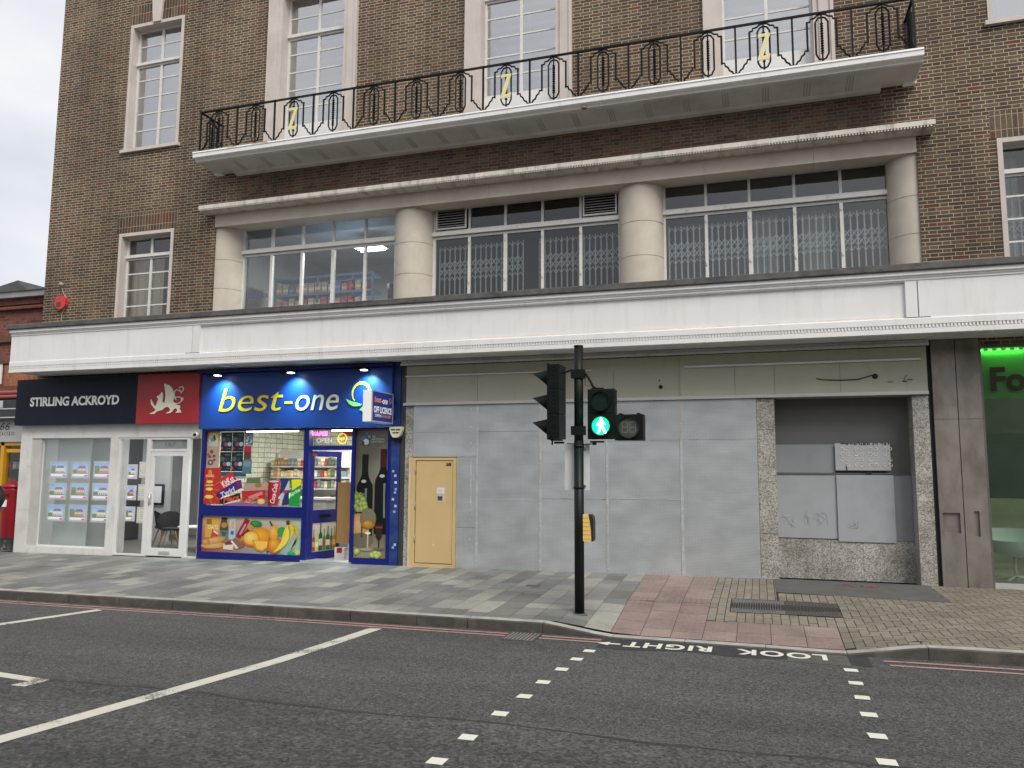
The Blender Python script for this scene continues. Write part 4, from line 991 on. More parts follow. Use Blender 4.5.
mb.box(1.265,1.28,.279,.284,1.66,1.75); mb.box(1.56,1.62,.29,.30,1.60,1.64)
mb.build('torn_residue', m_gap, pl)
mb = MB()                                            # faint scrawls on pale boards
for ox, oz, sc in ((.33,.88,.2),(.62,.92,.17),(.85,.9,.16),(1.3,.86,.15)):
    for q in range(3):
        pts = [(ox+sc*rg.uniform(-.4,.8), .299 if ox > 1.1 else .329, oz+sc*rg.uniform(-.7,.7)) for _ in range(4)]; mb.tube(pts, .004, 4)
mb.build('faint_scrawl', mat('scrawl', (.315,.33,.34), .6, .05, 5), V)
# cream sign boards with trims
mb = MB(); mb.box(-6.12,-1.20,-.02,.30,2.83,3.50); mb.build('sign_board', m_cream, V); mb = MB(); mb.box(-1.20,2.40,-.05,.30,2.83,3.50); mb.build('sign_board', m_cream, V)
mb = MB(); mb.box(-6.12,2.40,-.10,.3,2.78,2.815); mb.box(-6.12,2.40,-.085,.3,2.815,2.83); mb.build('trim', m_alu, V)
mb = MB(); mb.box(-6.10,-2.65,-.06,-.021,3.30,3.325); mb.build('trim', m_alu, V); mb = MB(); mb.box(-1.13,2.32,-.09,-.051,3.295,3.325); mb.build('trim', m_alu, V)
mb = MB()
for x in (-4.72,-2.9,-2.30,-.6): mb.box(x,x+.005,-.024,-.019,2.835,3.3)
for x in (-.35,.25,1.2): mb.box(x,x+.004,-.0535,-.049,2.835,3.29)
mb.build('seam', mat('seam_dark', (.2,.19,.15), .7, .1, 5), V)
mb = MB(); mb.disc(1.69,3.07,.042,.042,-.056,n=16); mb.tube([(1.66,-.06,3.09),(1.45,-.07,3.03),(1.2,-.065,3.025),(.95,-.06,3.04),(.86,-.055,3.06)], .008, 5)
mb.box(1.86,1.93,-.058,-.05,2.975,2.983); mb.box(2.06,2.13,-.058,-.05,2.975,2.99); mb.box(2.13,2.2,-.058,-.05,3.0,3.012); mb.tube([(2.08,-.056,2.99),(2.1,-.06,3.05),(2.13,-.056,3.07)],.004,4)
mb.disc(-1.52,3.0,.035,.035,-.024,n=14); mb.disc(-1.54,3.11,.013,.013,-.024,n=10)
mb.build('cable_and_hole', m_gap, V)
# piers' dark surround at left
mb = MB(); mb.box(-6.19,-6.10,-.03,.3,-.08,3.5); mb.build('end_frame', mat('bronze_frame', (.05,.05,.055), .5, .15, 6, metal=.3), V)

H = thing('metal_hoarding', 'galvanised sheet metal hoarding with buff steel door', 'hoarding', (-3, -.03, -.05))
def sheet(x0, x1, z0, z1, y=-.055, wob=0):
    mb = MB(); mb.box(x0,x1,y,y+.02,z0,z1); return mb.build('metal_sheet', m_galv, H)
XC = [-5.925,-4.70,-3.56,-2.41,-1.205,-.035]
sheet(-5.925,-4.705,1.86,2.775); sheet(-5.08,-4.705,.64,1.855,-.057); sheet(-5.08,-4.705,-.06,.635,-.054)
sheet(-4.70,-3.565,.80 if 0 else 2.30,2.775,-.058); sheet(-4.70,-3.565,-.06,2.295,-.056)
sheet(-3.56,-2.415,1.16,2.775,-.054); sheet(-3.56,-2.415,-.055,1.155,-.057)
sheet(-2.41,-1.21,2.13,2.775,-.058); sheet(-2.41,-1.21,-.045,2.125,-.055)
sheet(-1.205,-.035,2.14,2.775,-.054); sheet(-1.205,-.035,-.03,2.135,-.058)
m_seam_hilite = mat('seam_strip', (.50,.53,.53), .5, .15, 9, metal=.45); m_tanm = mat('timber_gap', (.42,.37,.28), .7, .2, 8)
mb = MB()
for x in XC[1:-1]:
    z = -.05
    while z < 2.7: h_ = rg.uniform(.25,.6); z2 = min(z+h_, 2.77); ww = rg.uniform(.012,.026); mb.box(x-ww,x+ww,-.064,-.0585,z,z2); z = z2
for (x0, x1, z) in ((-5.9,-4.75,2.30),(-4.68,-3.58,1.12),(-3.54,-2.43,1.165),(-2.39,-1.23,1.17),(-1.19,-.06,1.15),(-2.39,-1.23,2.12),(-1.19,-.06,2.13),(-3.54,-2.43,2.3)):
    x = x0
    while x < x1: x2 = min(x+rg.uniform(.1,.35), x1); q_ = z+rg.uniform(-.006,.006); w2 = rg.uniform(.002,.007); mb.box(x,x2,-.0605,-.057,q_-w2,q_+w2); x = x2+rg.uniform(0,.05)  # horizontal strips paint highlights along the sheet creases
mb.box(-4.83,-4.80,-.063,-.058,.9,1.85)
mb.build('seam_strip', m_seam_hilite, H)
mb = MB()
for x, a, b in ((-1.205,2.14,2.77),(-3.56,1.4,2.77),(-2.41,.2,1.1)): mb.box(x-.006,x+.006,-.0665,-.0645,a,b)
mb.build('seam_strip', m_tanm, H)
mb = MB()
for x in XC[1:-1]+[-5.09,-.06,-4.82]:
    for k in range(9):
        z = .08+k*.33+rg.uniform(-.05,.05)
        if z < 1.8 or x != -5.09: mb.box(x-.006,x+.006,-.071,-.058,z-.006,z+.006)
mb.build('rivets', mat('rivet', (.72,.74,.74), .4, .1, 9), H)
D = MB(); D.box(-5.925,-5.85,-.10,.0,-.065,1.845); D.box(-5.13,-5.085,-.10,.0,-.065,1.845); D.box(-5.85,-5.13,-.10,.0,1.80,1.845); D.box(-5.85,-5.13,-.10,0,-.065,.0)
D = D.build('door_frame', m_door, H)
mb = MB(); mb.box(-5.985,-5.93,-.09,.0,-.065,1.845); mb.build('timber_jamb', mat('raw_timber', (.60,.45,.25), .7, .1, 6, stretch=(8,1,1)), H)
mb = MB(); mb.box(-5.838,-5.140,-.088,-.05,.012,1.79); dr = mb.build('door', m_door, H, bevel=.003)
mb = MB()
for z in (.42,1.0,1.62): mb.tube([(-5.845,-.105,z-.06),(-5.845,-.105,z+.06)], .010, 8)
mb.build('hinge', mat('hinge_grey', (.32,.32,.29), .5, .1, 9), dr)
mb = MB(); y = -.0895
mb.box(-5.44,-5.285,y-.003,y,1.20,1.325,(.60,.52,.50,1)); mb.box(-5.425,-5.30,y-.0045,y-.003,1.215,1.31,(.70,.69,.68,1))
for k in range(4): mb.box(-5.41,-5.315-.02*(k % 2),y-.006,y-.0045,1.225+k*.02,1.231+k*.02,(.42,.36,.38,1))
mb.box(-5.42,-5.28,y-.003,y,1.07,1.185,(.60,.45,.36,1)); mb.box(-5.415,-5.325,y-.005,y-.003,1.095,1.17,(.05,.07,.14,1)); mb.box(-5.415,-5.325,y-.0065,y-.005,1.145,1.17,(.02,.02,.03,1))
mb.box(-5.265,-5.17,y-.003,y,1.70,1.755,(.09,.03,.03,1)); mb.box(-5.265,-5.21,y-.004,y-.003,1.725,1.755,(.30,.08,.04,1))
mb.box(-5.50,-5.485,y-.003,y,.33,.345,(.72,.68,.6,1)); mb.box(-5.49,-5.47,y-.003,y,.31,.328,(.72,.68,.6,1))
mb.build('stickers', m_paintm, dr)

# ------------------------------------------------------------------ right unit: steel piers, green shop window
S = thing('steel_shopfront', 'weathered steel piers and green lettered shop window at right edge', 'shopfront', (4, 0, 0))
mb = MB(); mb.box(2.402,2.458,.0,.3,-.02,3.59); mb.build('dark_gap', m_gap, S)
def steelpier(x0, x1, y, z0, z1, hole=None):
    mb = MB()
    if hole:
        a, b, p, q = hole
        for bx in ((x0,a,z0,z1),(b,x1,z0,z1),(a,b,z0,p),(a,b,q,z1)): mb.box(bx[0],bx[1],y,y+.3,bx[2],bx[3])
        mb.box(a,b,y+.04,y+.06,p,q)
    else: mb.box(x0,x1,y,y+.3,z0,z1)
    return mb.build('steel_pier', m_steel, S)
steelpier(2.46,2.772,-.055,-.02,2.405,(2.50,2.725,.76,1.05)); steelpier(2.46,2.772,-.058,2.410,3.585)
steelpier(2.785,3.09,-.045,-.02,2.405,(2.905,2.975,.72,1.08)); steelpier(2.785,3.09,-.048,2.410,3.585)
mb = MB(); mb.box(2.772,2.785,.0,.2,-.02,3.58); mb.build('dark_gap', m_gap, S)
mb = MB(); mb.box(3.09,3.125,-.02,.2,-.02,3.56); mb.box(3.125,8,.02,.16,-.02,.085); mb.box(3.125,8,.02,.2,3.45,3.58); mb.build('window_frame', mat('bronze_anod', (.16,.15,.14), .4, .1, 6, metal=.4), S)
mb = MB(); mb.box(3.12,8,-.005,.14,-.02,.075); mb.build('sill', mat('sill_pale', (.42,.42,.40), .5, .1, 6), S)
mb = MB(); mb.face([(3.125,.10,.085),(6.9,.10,.085),(6.9,.10,3.45),(3.125,.10,3.45)]); mb.build('pane', m_green, S)
# lit green fascia strip inside the glass
def gradmat():
    m, n, NN, LL, p = base_mat('green_lit_panel'); p.inputs['Base Color'].default_value = (.12,.46,.17,1); p.inputs['Roughness'].default_value = .6; MATS['gl'] = m; return m
m_gl = gradmat(); m_led = emis('green_led', (.12,.9,.10,1), 3)
mb = MB(); mb.box(3.13,6.8,.20,.23,2.72,3.45); mb.build('green_panel', m_gl, S)
mb = MB(); x = 3.18
while x < 6.7: mb.box(x-.022,x+.022,.165,.195,3.425,3.445); x += .115
mb.build('led', m_led, S)
for k in range(6):
    la = bpy.data.lights.new('led_light', 'AREA'); la.shape = 'RECTANGLE'; la.size = .55; la.size_y = .03; la.energy = .4; la.color = (.3,1,.2)
    lo = bpy.data.objects.new('led_light', la); C.objects.link(lo); lo.parent = S; lo.location = (3.45+k*.6-4,.165,3.42); lo.rotation_euler = (math.radians(28),0,0)
la = bpy.data.lights.new('shop_fill', 'AREA'); la.shape = 'RECTANGLE'; la.size = 2.5; la.size_y = .05; la.energy = 13; la.color = (.8,1,.82)
lo = bpy.data.objects.new('shop_fill', la); C.objects.link(lo); lo.parent = S; lo.location = (.8,.28,3.38); lo.rotation_euler = (math.radians(35),0,0)  # added fill lamp at the LED strip, aimed inwards to brighten the room
mb = MB(); mb.text('Fo', 3.265, 3.72, 2.815, 3.175, FR(.155), bold=.035, depth=.01)
mb.build('lettering', mat('letter_dark', (.010,.016,.022), .4, .05, 5), S)
mb = MB(); mb.face([(3.1,.04,3.45),(3.1,3.6,3.45),(6.9,3.6,3.45),(6.9,.04,3.45)])
room('interior_room', 3.1, 6.9, .24, 4.2, 0.02, 3.44, m_in, m_ceil, mat('pale_floor', (.45,.43,.38), .4, .1, 3))
t = thing('tub_chair', 'white tub chair on star base inside green shop window', 'chair', (3.62,.85,.02))
mb = MB(); n = 16
prof = [(.16,.40),(.26,.42),(.31,.52),(.33,.64)]
mb.lathe(3.62,.85,[(.001,.385),(.16,.385),(.27,.42),(.32,.52),(.335,.62)],20); mb.lathe(3.62,.85,[(.335,.62),(.345,.70),(.34,.78)],20,a0=.1,a1=PI*1.05)
mb.build('seat_shell', m_whc, t); mb = MB(); mb.tube([(3.62,.85,.05),(3.62,.85,.40)], .022, 8); mb.build('stem', m_whc, t); mb = MB()
for k in range(5): a = k*2*PI/5+.3; mb.tube([(3.62,.85,.09),(3.62+.28*math.cos(a),.85+.28*math.sin(a),.035)], .014, 6)
mb.build('star_base', m_whc, t)
dup(t, (4.5,1.5,.02), 1.0, 'white tub chair deeper inside green shop window beyond the frame')
mb = MB(); mb.box(3.2,6,2.4,2.46,.02,1.2); tag(mb.build('partition', mat('partition_tan', (.42,.38,.30), .7, .1, 3)), 'low tan partition inside the green shop window', 'partition')

# ------------------------------------------------------------------ estate agent
A = thing('estate_agent_shopfront', 'white marble estate agent shopfront under navy and red sign', 'shopfront', (-12.9, 0, -.14))
mb = MB()
mb.box(-15.24,-14.93,.0,.35,-.17,.73); mb.box(-15.24,-14.93,.0,.35,.734,1.66); mb.box(-15.24,-14.93,.0,.35,1.664,2.60)
mb.box(-14.93,-12.78,.004,.30,2.26,2.60); mb.box(-12.776,-10.53,.004,.30,2.26,2.60)
mb.box(-12.80,-12.60,.0,.30,-.14,2.258); mb.box(-14.93,-12.80,-.006,.30,-.165,-.01)
mb.build('marble_cladding', m_marb, A)
mb = MB(); 
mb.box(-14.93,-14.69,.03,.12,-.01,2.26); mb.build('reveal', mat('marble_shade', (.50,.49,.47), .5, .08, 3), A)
mb = MB(); 
def fr4(x0, x1, z0, z1, w_, y0, y1):
    mb.box(x0,x0+w_,y0,y1,z0,z1); mb.box(x1-w_,x1,y0,y1,z0,z1); mb.box(x0+w_,x1-w_,y0,y1,z1-w_,z1); mb.box(x0+w_,x1-w_,y0,y1,z0,z0+w_)
fr4(-14.70,-12.80,-.01,2.26,.025,.08,.13); fr4(-12.60,-11.85,-.12,2.26,.035,.02,.10); fr4(-10.86,-10.53,-.12,2.26,.03,.02,.10)
mb.box(-11.85,-11.78,.02,.10,-.12,2.26); mb.box(-10.90,-10.86,.02,.10,-.12,2.26); mb.box(-11.78,-10.90,.02,.10,2.21,2.26); mb.box(-11.78,-10.90,.02,.10,1.97,2.02)
mb.build('window_frame', m_upvc, A)
mb = MB(); fr4(-11.775,-10.905,-.10,1.965,.085,.03,.075); mb.box(-11.69,-10.99,.03,.075,-.015,.05); dr = mb.build('door', m_upvc, A)
mb = MB(); mb.tube([(-11.745,.0,.92),(-11.745,.0,1.12)], .014, 8); mb.box(-11.77,-11.70,.005,.03,.93,1.12); mb.build('handle', m_alu, dr)
mb = MB(); mb.box(-11.46,-11.20,.018,.03,-.06,.0); mb.box(-11.44,-11.22,.012,.018,-.05,-.01); mb.build('letter_box', m_alu, dr)
pane(-14.675,-12.825,.015,2.235,.10,m_shopd,A).name = 'pane'; 
for a, b, p, q in ((-12.565,-11.885,-.085,2.225),(-10.83,-10.56,-.09,2.23),(-11.78,-10.90,2.02,2.21)): pane(a,b,p,q,.06,m_shop,A)
pane(-11.69,-10.99,.05,1.88,.055,m_shop,dr)
mb = MB(); mb.text('167', -11.46, -11.20, 2.07, 2.165, FR(.05)); mb.build('door_number', mat('frost_text', (.22,.23,.23), .5, .05, 5), A)
mb = MB(); mb.box(-11.78,-10.90,.065,.07,2.02,2.21); mb.build('frosted_strip', mat('frosted', (.40,.44,.44), .6, .04, 5), A)
mb = MB(); mb.box(-15.29,-14.975,-.15,.0,2.535,3.515); mb.box(-14.97,-12.05,-.152,.0,2.535,3.52); sg = mb.build('fascia_sign', m_navy, A)
mb = MB(); mb.text('STIRLING ACKROYD', -14.88, -12.50, 2.93, 3.128, 0) if 0 else mb.text('STIRLING ACKROYD', -14.88, -12.50, 2.93, 3.128, lambda u, v, d: (u, -.153-d, v), bold=.03, depth=.008)
mb.build('lettering', m_letw, sg)
mb = MB(); mb.box(-12.047,-10.53,-.154,.0,2.53,3.522); rs = mb.build('red_sign_panel', m_redp, A)
# winged beast emblem
def ex(x, y): return (-11.687+(x-155)/395*.793, -.158, 3.330-(y-175)/373*.610)
mb = MB()
def outl(pts, th=.012):
    P = [ex(*p) for p in pts]; Q = [(p[0], p[1]-th, p[2]) for p in P]; mb.face(Q[::-1]); n = len(P)
    for i in range(n): mb.face([P[i],P[(i+1)%n],Q[(i+1)%n],Q[i]])
outl([(310,180),(335,182),(352,196),(368,194),(384,212),(396,214),(404,236),(416,244),(420,266),(432,282),(434,306),(444,325),(436,345),(432,405),(330,408),(334,330),(330,290),(322,235)])
outl([(286,280),(300,298),(306,330),(302,370),(300,402),(322,412),(430,400),(462,432),(478,444),(512,452),(522,468),(510,492),(520,500),(522,520),(538,532),(532,540),(470,540),(468,530),(488,520),(484,500),(462,484),(440,500),(432,520),(412,530),(408,542),(352,546),(358,536),(386,526),(402,502),(388,478),(362,464),(330,478),(300,505),(262,514),(236,520),(212,548),(153,550),(158,540),(196,524),(218,502),(222,492),(196,474),(190,458),(176,446),(164,428),(156,396),(154,372),(162,368),(172,392),(184,412),(192,432),(206,446),(224,452),(228,430),(236,400),(246,378),(244,362),(228,342),(232,326),(250,324),(272,304)])
for pts, r in (([(436,345),(440,300),(446,268),(462,258),(492,262),(510,276)],.012),([(444,330),(452,360),(462,380),(476,384)],.010),([(446,372),(462,350),(490,346),(520,354),(534,378),(528,402),(508,420),(480,430),(452,424)],.013),([(528,382),(546,356),(550,384),(540,392)],.010),([(496,236),(512,224),(536,226),(548,246),(544,270),(524,284),(522,300)],.013),([(512,276),(528,300)],.012)):
    mb.tube([(ex(*p)[0],-.164,ex(*p)[2]) for p in pts], r*.9, 5)
mb.build('winged_beast_emblem', m_letc, rs)
struct(room('interior_room', -14.95, -10.54, .36, 4.6, -.12, 2.5, m_inw, m_ceil, m_floor))
for k, (x, y) in enumerate(((-13.5,1.6),(-11.5,1.6),(-11.6,3.3))):
    t = thing('ceiling_fill_panel', ['added square fill lamp on the ceiling above the property cards','added square fill lamp on the ceiling inside the agency door','added square fill lamp on the ceiling at the back of the agency'][k], 'ceiling lamp', (x,y,2.46))
    mb = MB(); mb.box(x-.3,x+.3,y-.3,y+.3,2.46,2.49); mb.build('frame', m_upvc, t); mb = MB(); mb.face([(x-.27,y-.27,2.457),(x+.27,y-.27,2.457),(x+.27,y+.27,2.457),(x-.27,y+.27,2.457)]); mb.build('diffuser', emis('fill_panel_glow', (1,1,.97,1), 3), t)
    la = bpy.data.lights.new('panel_fill', 'AREA'); la.energy = 13; la.size = .5; lo = bpy.data.objects.new('panel_fill', la); C.objects.link(lo); lo.parent = t; lo.location = (0,0,-.03)  # ceiling panels added as fill light for the agency interior
# partition behind window (pale banner), dark part
mb = MB(); mb.box(-14.66,-13.75,.42,.45,-.1,2.3); tag(mb.build('display_screen', mat('screen_white', (.80,.85,.84), .7, .05, 3)), 'tall pale screen standing in the left of the agency window', 'screen')
mb = MB(); mb.box(-14.0,-13.28,.62,.65,-.1,2.3); tag(mb.build('display_screen', mat('screen_grey', (.48,.51,.49), .7, .05, 3)), 'tall grey screen standing behind the middle column of property cards', 'screen')
mb = MB(); mb.box(-12.9,-10.8,4.3,4.35,-.1,1.9); mb.box(-14.93,-14.82,.8,3.6,-.1,2.35); tag(mb.build('back_cabinet', mat('cabinet_dark', (.06,.06,.065), .6, .1, 4)), 'dark cabinet wall at the back of the agency', 'cabinet')
# property cards
SKY = (.25,.42,.75,1)
def card(x, z, w_, h_, y, kind, label, grp='property cards hanging in the agency window'):
    t = thing('property_card', label, 'display card', (x, y, z-h_/2), grp); rc = random.Random(int(x*97+z*131))
    mb = MB(); mb.box(x-w_/2,x+w_/2,y,y+.01,z-h_/2,z+h_/2); mb.build('frame', m_letw, t)
    mb = MB(); a, b, p, q = x-w_/2+.045, x+w_/2-.045, z-h_/2+.04, z+h_/2-.04; Y = y-.002
    R = lambda u0, u1, v0, v1, col, dy=0: mb.face([(a+(b-a)*u0,Y-dy,p+(q-p)*v0),(a+(b-a)*u1,Y-dy,p+(q-p)*v0),(a+(b-a)*u1,Y-dy,p+(q-p)*v1),(a+(b-a)*u0,Y-dy,p+(q-p)*v1)], col)
    if kind == 'pic':
        s1 = (.16,.30,.62,1); s2 = (.45,.58,.75,1)
        mb.face([(a,Y,p),(b,Y,p),(b,Y,q),(a,Y,q)], [s2,s2,s1,s1])
        hc = rc.choice([(.45,.22,.12,1),(.5,.42,.32,1),(.30,.10,.07,1),(.5,.5,.47,1),(.4,.28,.2,1)])
        R(.08,.92,.28,.62,hc,.001); R(.0,.3,.25,.8 if rc.random() < .5 else .5,(.10,.16,.05,1),.0015)
        mb.face([(a+(b-a)*.3,Y-.0017,p+(q-p)*.62),(a+(b-a)*.9,Y-.0017,p+(q-p)*.62),(a+(b-a)*.8,Y-.0017,p+(q-p)*.80),(a+(b-a)*.42,Y-.0017,p+(q-p)*.80)], (.18,.09,.07,1))
        for k in range(4): R(.36+k*.14,.43+k*.14,.45,.56,(.55,.58,.62,1),.002); R(.36+k*.14,.43+k*.14,.30,.40,(.12,.13,.16,1),.002)
        R(0,1,.18,.28,(.12,.15,.08,1),.0021); R(0,1,0,.19,(.70,.64,.72,1),.0022); R(.8,1,0,.12,(.5,.08,.15,1),.003)
    else:
        mb.face([(a,Y,p),(b,Y,p),(b,Y,q),(a,Y,q)], (.42,.40,.33,1))
        for k in range(4): R(.1,.7-.1*(k % 2),.2+k*.17,.26+k*.17,(.30,.28,.25,1),.001)
        mb.disc(a+(b-a)*.82, p+(q-p)*.6, .02, .02, Y-.002, (.7,.4,.05,1), 10)
    mb.build('print', m_card, t)
rown = ['top','middle','bottom']; coln = ['left','centre','right']
for r in range(3):
    for c_ in range(3):
        card(-14.295+c_*.592, 1.595-r*.455, .49, .36, .14, 'pic', 'framed property card, %s row, %s column of the nine in the agency window' % (rown[r], coln[c_]))
for r in range(3):
    card(-12.36, 1.56-r*.43, .26, .30, .16, 'pic', 'narrow lilac property card, %s left one beside the agency door' % rown[r], 'property cards beside the agency door')
    card(-12.0, 1.60-r*.46, .40, .33, .18, 'cert', 'cream certificate, %s one beside the agency door' % rown[r], 'certificates beside the agency door')
def chair(x, y, rot, label):
    t = thing('armchair', label, 'chair', (x,y,-.12), 'black shell chairs in the agency')
    mb = MB(); n = 14; z0 = .30
    for i in range(n):
        a0, a1 = PI*(-.1)+PI*1.2*i/n, PI*(-.1)+PI*1.2*(i+1)/n
        h = lambda a: z0+.16+.22*max(0, math.sin(a))
        mb.face([(x+.24*math.cos(a0),y+.22*math.sin(a0),z0),(x+.24*math.cos(a1),y+.22*math.sin(a1),z0),(x+.31*math.cos(a1),y+.28*math.sin(a1),h(a1)),(x+.31*math.cos(a0),y+.28*math.sin(a0),h(a0))], None, True)
    mb.lathe(x,y,[(.001,z0-.03),(.24,z0-.02),(.25,z0+.03),(.001,z0+.04)],20)
    mb.build('seat_shell', m_blackp, t)
    for sx in (-1,1):
        for sy in (-1,1): mb = MB(); mb.tube([(x+sx*.12,y+sy*.12,z0-.02),(x+sx*.24,y+sy*.22,-.12)], .016, 7, rr=[.02,.012]); mb.build('leg', m_wood, t)
    t.rotation_euler = (0,0,rot); return t
chair(-11.18,1.15,-.6,'black shell armchair seen through the agency door'); chair(-12.45,1.5,.9,'black shell armchair behind the certificates beside the agency door'); chair(-12.95,1.9,2.6,'black shell armchair at the lower right of the card window')
t = thing('round_table', 'low round white table between the agency chairs', 'table', (-11.75,1.5,-.12)); mb = MB(); mb.lathe(-11.75,1.5,[(.001,.36),(.42,.36),(.42,.385),(.001,.385)],24); mb.build('top', m_letw, t); mb = MB(); mb.tube([(-11.75,1.5,-.12),(-11.75,1.5,.36)],.03,8); mb.build('stem', m_alu, t)
t = thing('picture_frame', 'dark framed certificate on the wall seen through the agency door', 'picture', (-14.0,2.8,.75)); mb = MB(); mb.box(-14.2,-13.86,2.76,2.80,.75,1.25); mb.build('frame', m_navy, t); mb = MB(); mb.box(-14.15,-13.91,2.752,2.759,.80,1.20); mb.build('sheet', m_letw, t)
mb = MB(); mb.box(-14.6,-13.75,2.82,2.9,-.12,2.5); tag(mb.build('partition_wall', m_inw), 'white inner partition behind the agency chairs', 'partition')

# ------------------------------------------------------------------ convenience shop
G = thing('grocery_shopfront', 'blue framed convenience shopfront with lit blue fascia', 'shopfront', (-8.4, 0, -.09))
mb = MB()
def bx(x0, x1, z0, z1, y0=-.03, y1=.09): mb.box(x0,x1,y0,y1,z0,z1)
bx(-10.51,-10.44,-.11,2.40); bx(-8.19,-8.155,-.11,2.40); bx(-8.155,-8.075,-.11,2.40,-.04,.10); bx(-7.175,-7.12,-.11,2.40); bx(-6.44,-6.36,-.10,2.40)
bx(-10.44,-8.19,2.36,2.40); bx(-10.44,-8.19,.72,.92); bx(-10.44,-8.19,-.11,.03); bx(-8.075,-7.175,2.365,2.40); bx(-8.075,-7.175,1.99,2.065); bx(-7.12,-6.44,2.365,2.40); bx(-7.12,-6.44,-.10,.04)
mb.build('frame', m_bof, G)
mb = MB(); mb.box(-6.36,-6.195,-.05,.25,-.10,3.55); pr_ = mb.build('pier', m_bop, G)
mb = MB(); rg2 = random.Random(5)
for z in (1.52,1.40,1.28,1.22,1.10,.98,.88,1.60,.25,.3): 
    x = -6.28+rg2.uniform(-.03,.04); mb.box(x-.022,x+.022,-.055,-.05,z-.02,z+.022, rg2.choice([(.6,.62,.65,1),(.25,.35,.5,1),(.5,.45,.4,1),(.45,.5,.6,1)]))
mb.build('stickers', m_paintm, pr_)
mb = MB(); mb.box(-10.53,-6.335,-.12,.03,2.405,3.49); sg = mb.build('fascia_sign', m_bo, G, bevel=.006)
mb = MB(); mb.box(-10.60,-6.30,-.20,-.14,3.50,3.55); mb.box(-10.53,-6.335,-.05,.05,3.495,3.57); mb.build('top_rail', m_bof, G)
SG = lambda u, v, d: (u, -.121-d, v)
mb = MB(); mb.text('best', -10.07, -8.62, 2.735, 3.19, SG, bold=-.004, shear=.22, depth=.012); mb.build('lettering', m_yel, sg)
mb = MB(); mb.box(-8.58,-8.41,-.133,-.121,2.86,2.905); mb.build('hyphen', m_yel, sg)
mb = MB(); mb.text('one', -8.34, -7.42, 2.725, 3.02, SG, bold=.002, shear=.22, depth=.012); mb.build('lettering', m_letc, sg)
mb = MB(); xc, zc = -6.95, 3.03
for k in range(30):
    a0, a1 = math.radians(-75+k*10), math.radians(-75+(k+1)*10); w0, w1 = .10+.14*math.sin(PI*k/30), .10+.14*math.sin(PI*(k+1)/30)
    P = lambda a, r: (xc+r*.20*math.cos(a), -.135, zc+r*.21*math.sin(a))
    mb.face([P(a0,1-w0),P(a0,1),P(a1,1),P(a1,1-w1)])
mb.build('ring_emblem', m_yel, sg)
mb = MB(); LF = lambda pts: mb.face([(x,-.137,z) for x, z in pts])
LF([(-7.27,2.93),(-7.20,2.83),(-7.10,2.78),(-6.98,2.79),(-6.93,2.82),(-7.03,2.85),(-7.15,2.88)]); LF([(-6.98,2.72),(-6.90,2.68),(-6.86,2.74),(-6.84,2.80),(-6.90,2.79)])
mb.build('leaf_emblem', mat('leaf_green', (.25,.62,.14), .5, .05, 5), sg)
for x in (-10.02,-8.38,-6.85):
    t = thing('sign_spotlight', {-10.02:'lit spotlight over the left end of the blue fascia',-8.38:'lit spotlight over the middle of the blue fascia',-6.85:'lit spotlight over the ring emblem on the blue fascia'}[x], 'spotlight', (x,-.36,3.46), 'spotlights over the blue fascia')
    mb = MB(); mb.tube([(x-.12,-.17,3.50),(x-.08,-.32,3.48)], .012, 6); mb.box(x-.20,x+.03,-.34,-.22,3.43,3.48); mb.build('arm', m_black, t)
    mb = MB(); mb.box(x-.03,x+.12,-.40,-.24,3.43,3.465); mb.build('lamp_head', m_sig, t)
    mb = MB(); mb.box(x+.0,x+.09,-.38,-.27,3.418,3.428); mb.build('lens', m_spot, t)
    la = bpy.data.lights.new('spot', 'SPOT'); la.energy = 62; la.spot_size = math.radians(110); la.spot_blend = 1; la.color = (.45,.88,1); la.shadow_soft_size = .05
    lo = bpy.data.objects.new('spot', la); C.objects.link(lo); lo.parent = t; lo.location = (.045,.0,-.06); lo.rotation_euler = Vector((0,-.55,1)).to_track_quat('Z','Y').to_euler()
# panes and printed window graphics
pane(-10.44,-8.19,.92,2.36,.05,m_shop,G); pane(-8.075,-7.175,2.065,2.365,.05,m_shop,G)
def art(x0, x1, z0, z1, W_, Hh, y):
    """local pixel coordinates of a print (origin top left) -> world; later layers lie a hair nearer the street"""
    st = {'y': y}
    def pt(px, py): return (x0+(x1-x0)*px/W_, st['y'], z1-(z1-z0)*py/Hh)
    def poly(pts, col): st['y'] -= .0005; mb.face([pt(*p) for p in pts][::-1], (col[::-1] if isinstance(col, list) else col))
    def ell(cx_, cy_, rx, ry, col, rot=0, n=22, col2=None):
        st['y'] -= .0005; c2 = col2 or col; P = []
        for k in range(n):
            a = -2*PI*k/n; dx, dy = rx*math.cos(a), ry*math.sin(a); P.append(pt(cx_+dx*math.cos(rot)-dy*math.sin(rot), cy_+dx*math.sin(rot)+dy*math.cos(rot)))
        ctr = pt(cx_-rx*.2, cy_-ry*.25)
        for k in range(n): mb.face([ctr,P[k],P[(k+1)%n]], [c2,col,col])
    def rect(a, b, c_, d, col): poly([(a,b),(c_,b),(c_,d),(a,d)], col)
    def txt(s, a, b, c_, d, col, bold=.02, shear=0, rot=0):
        st['y'] -= .0005; ux, uy = (a+c_)/2, (b+d)/2
        def fn(u, v, q):
            du, dv = u-ux, v-uy; return pt(ux+du*math.cos(rot)-dv*math.sin(rot), uy+du*math.sin(rot)+dv*math.cos(rot))
        mb.text(s, a, c_, d, b, fn, bold=bold, shear=shear, col=col)
    return poly, ell, rect, txt
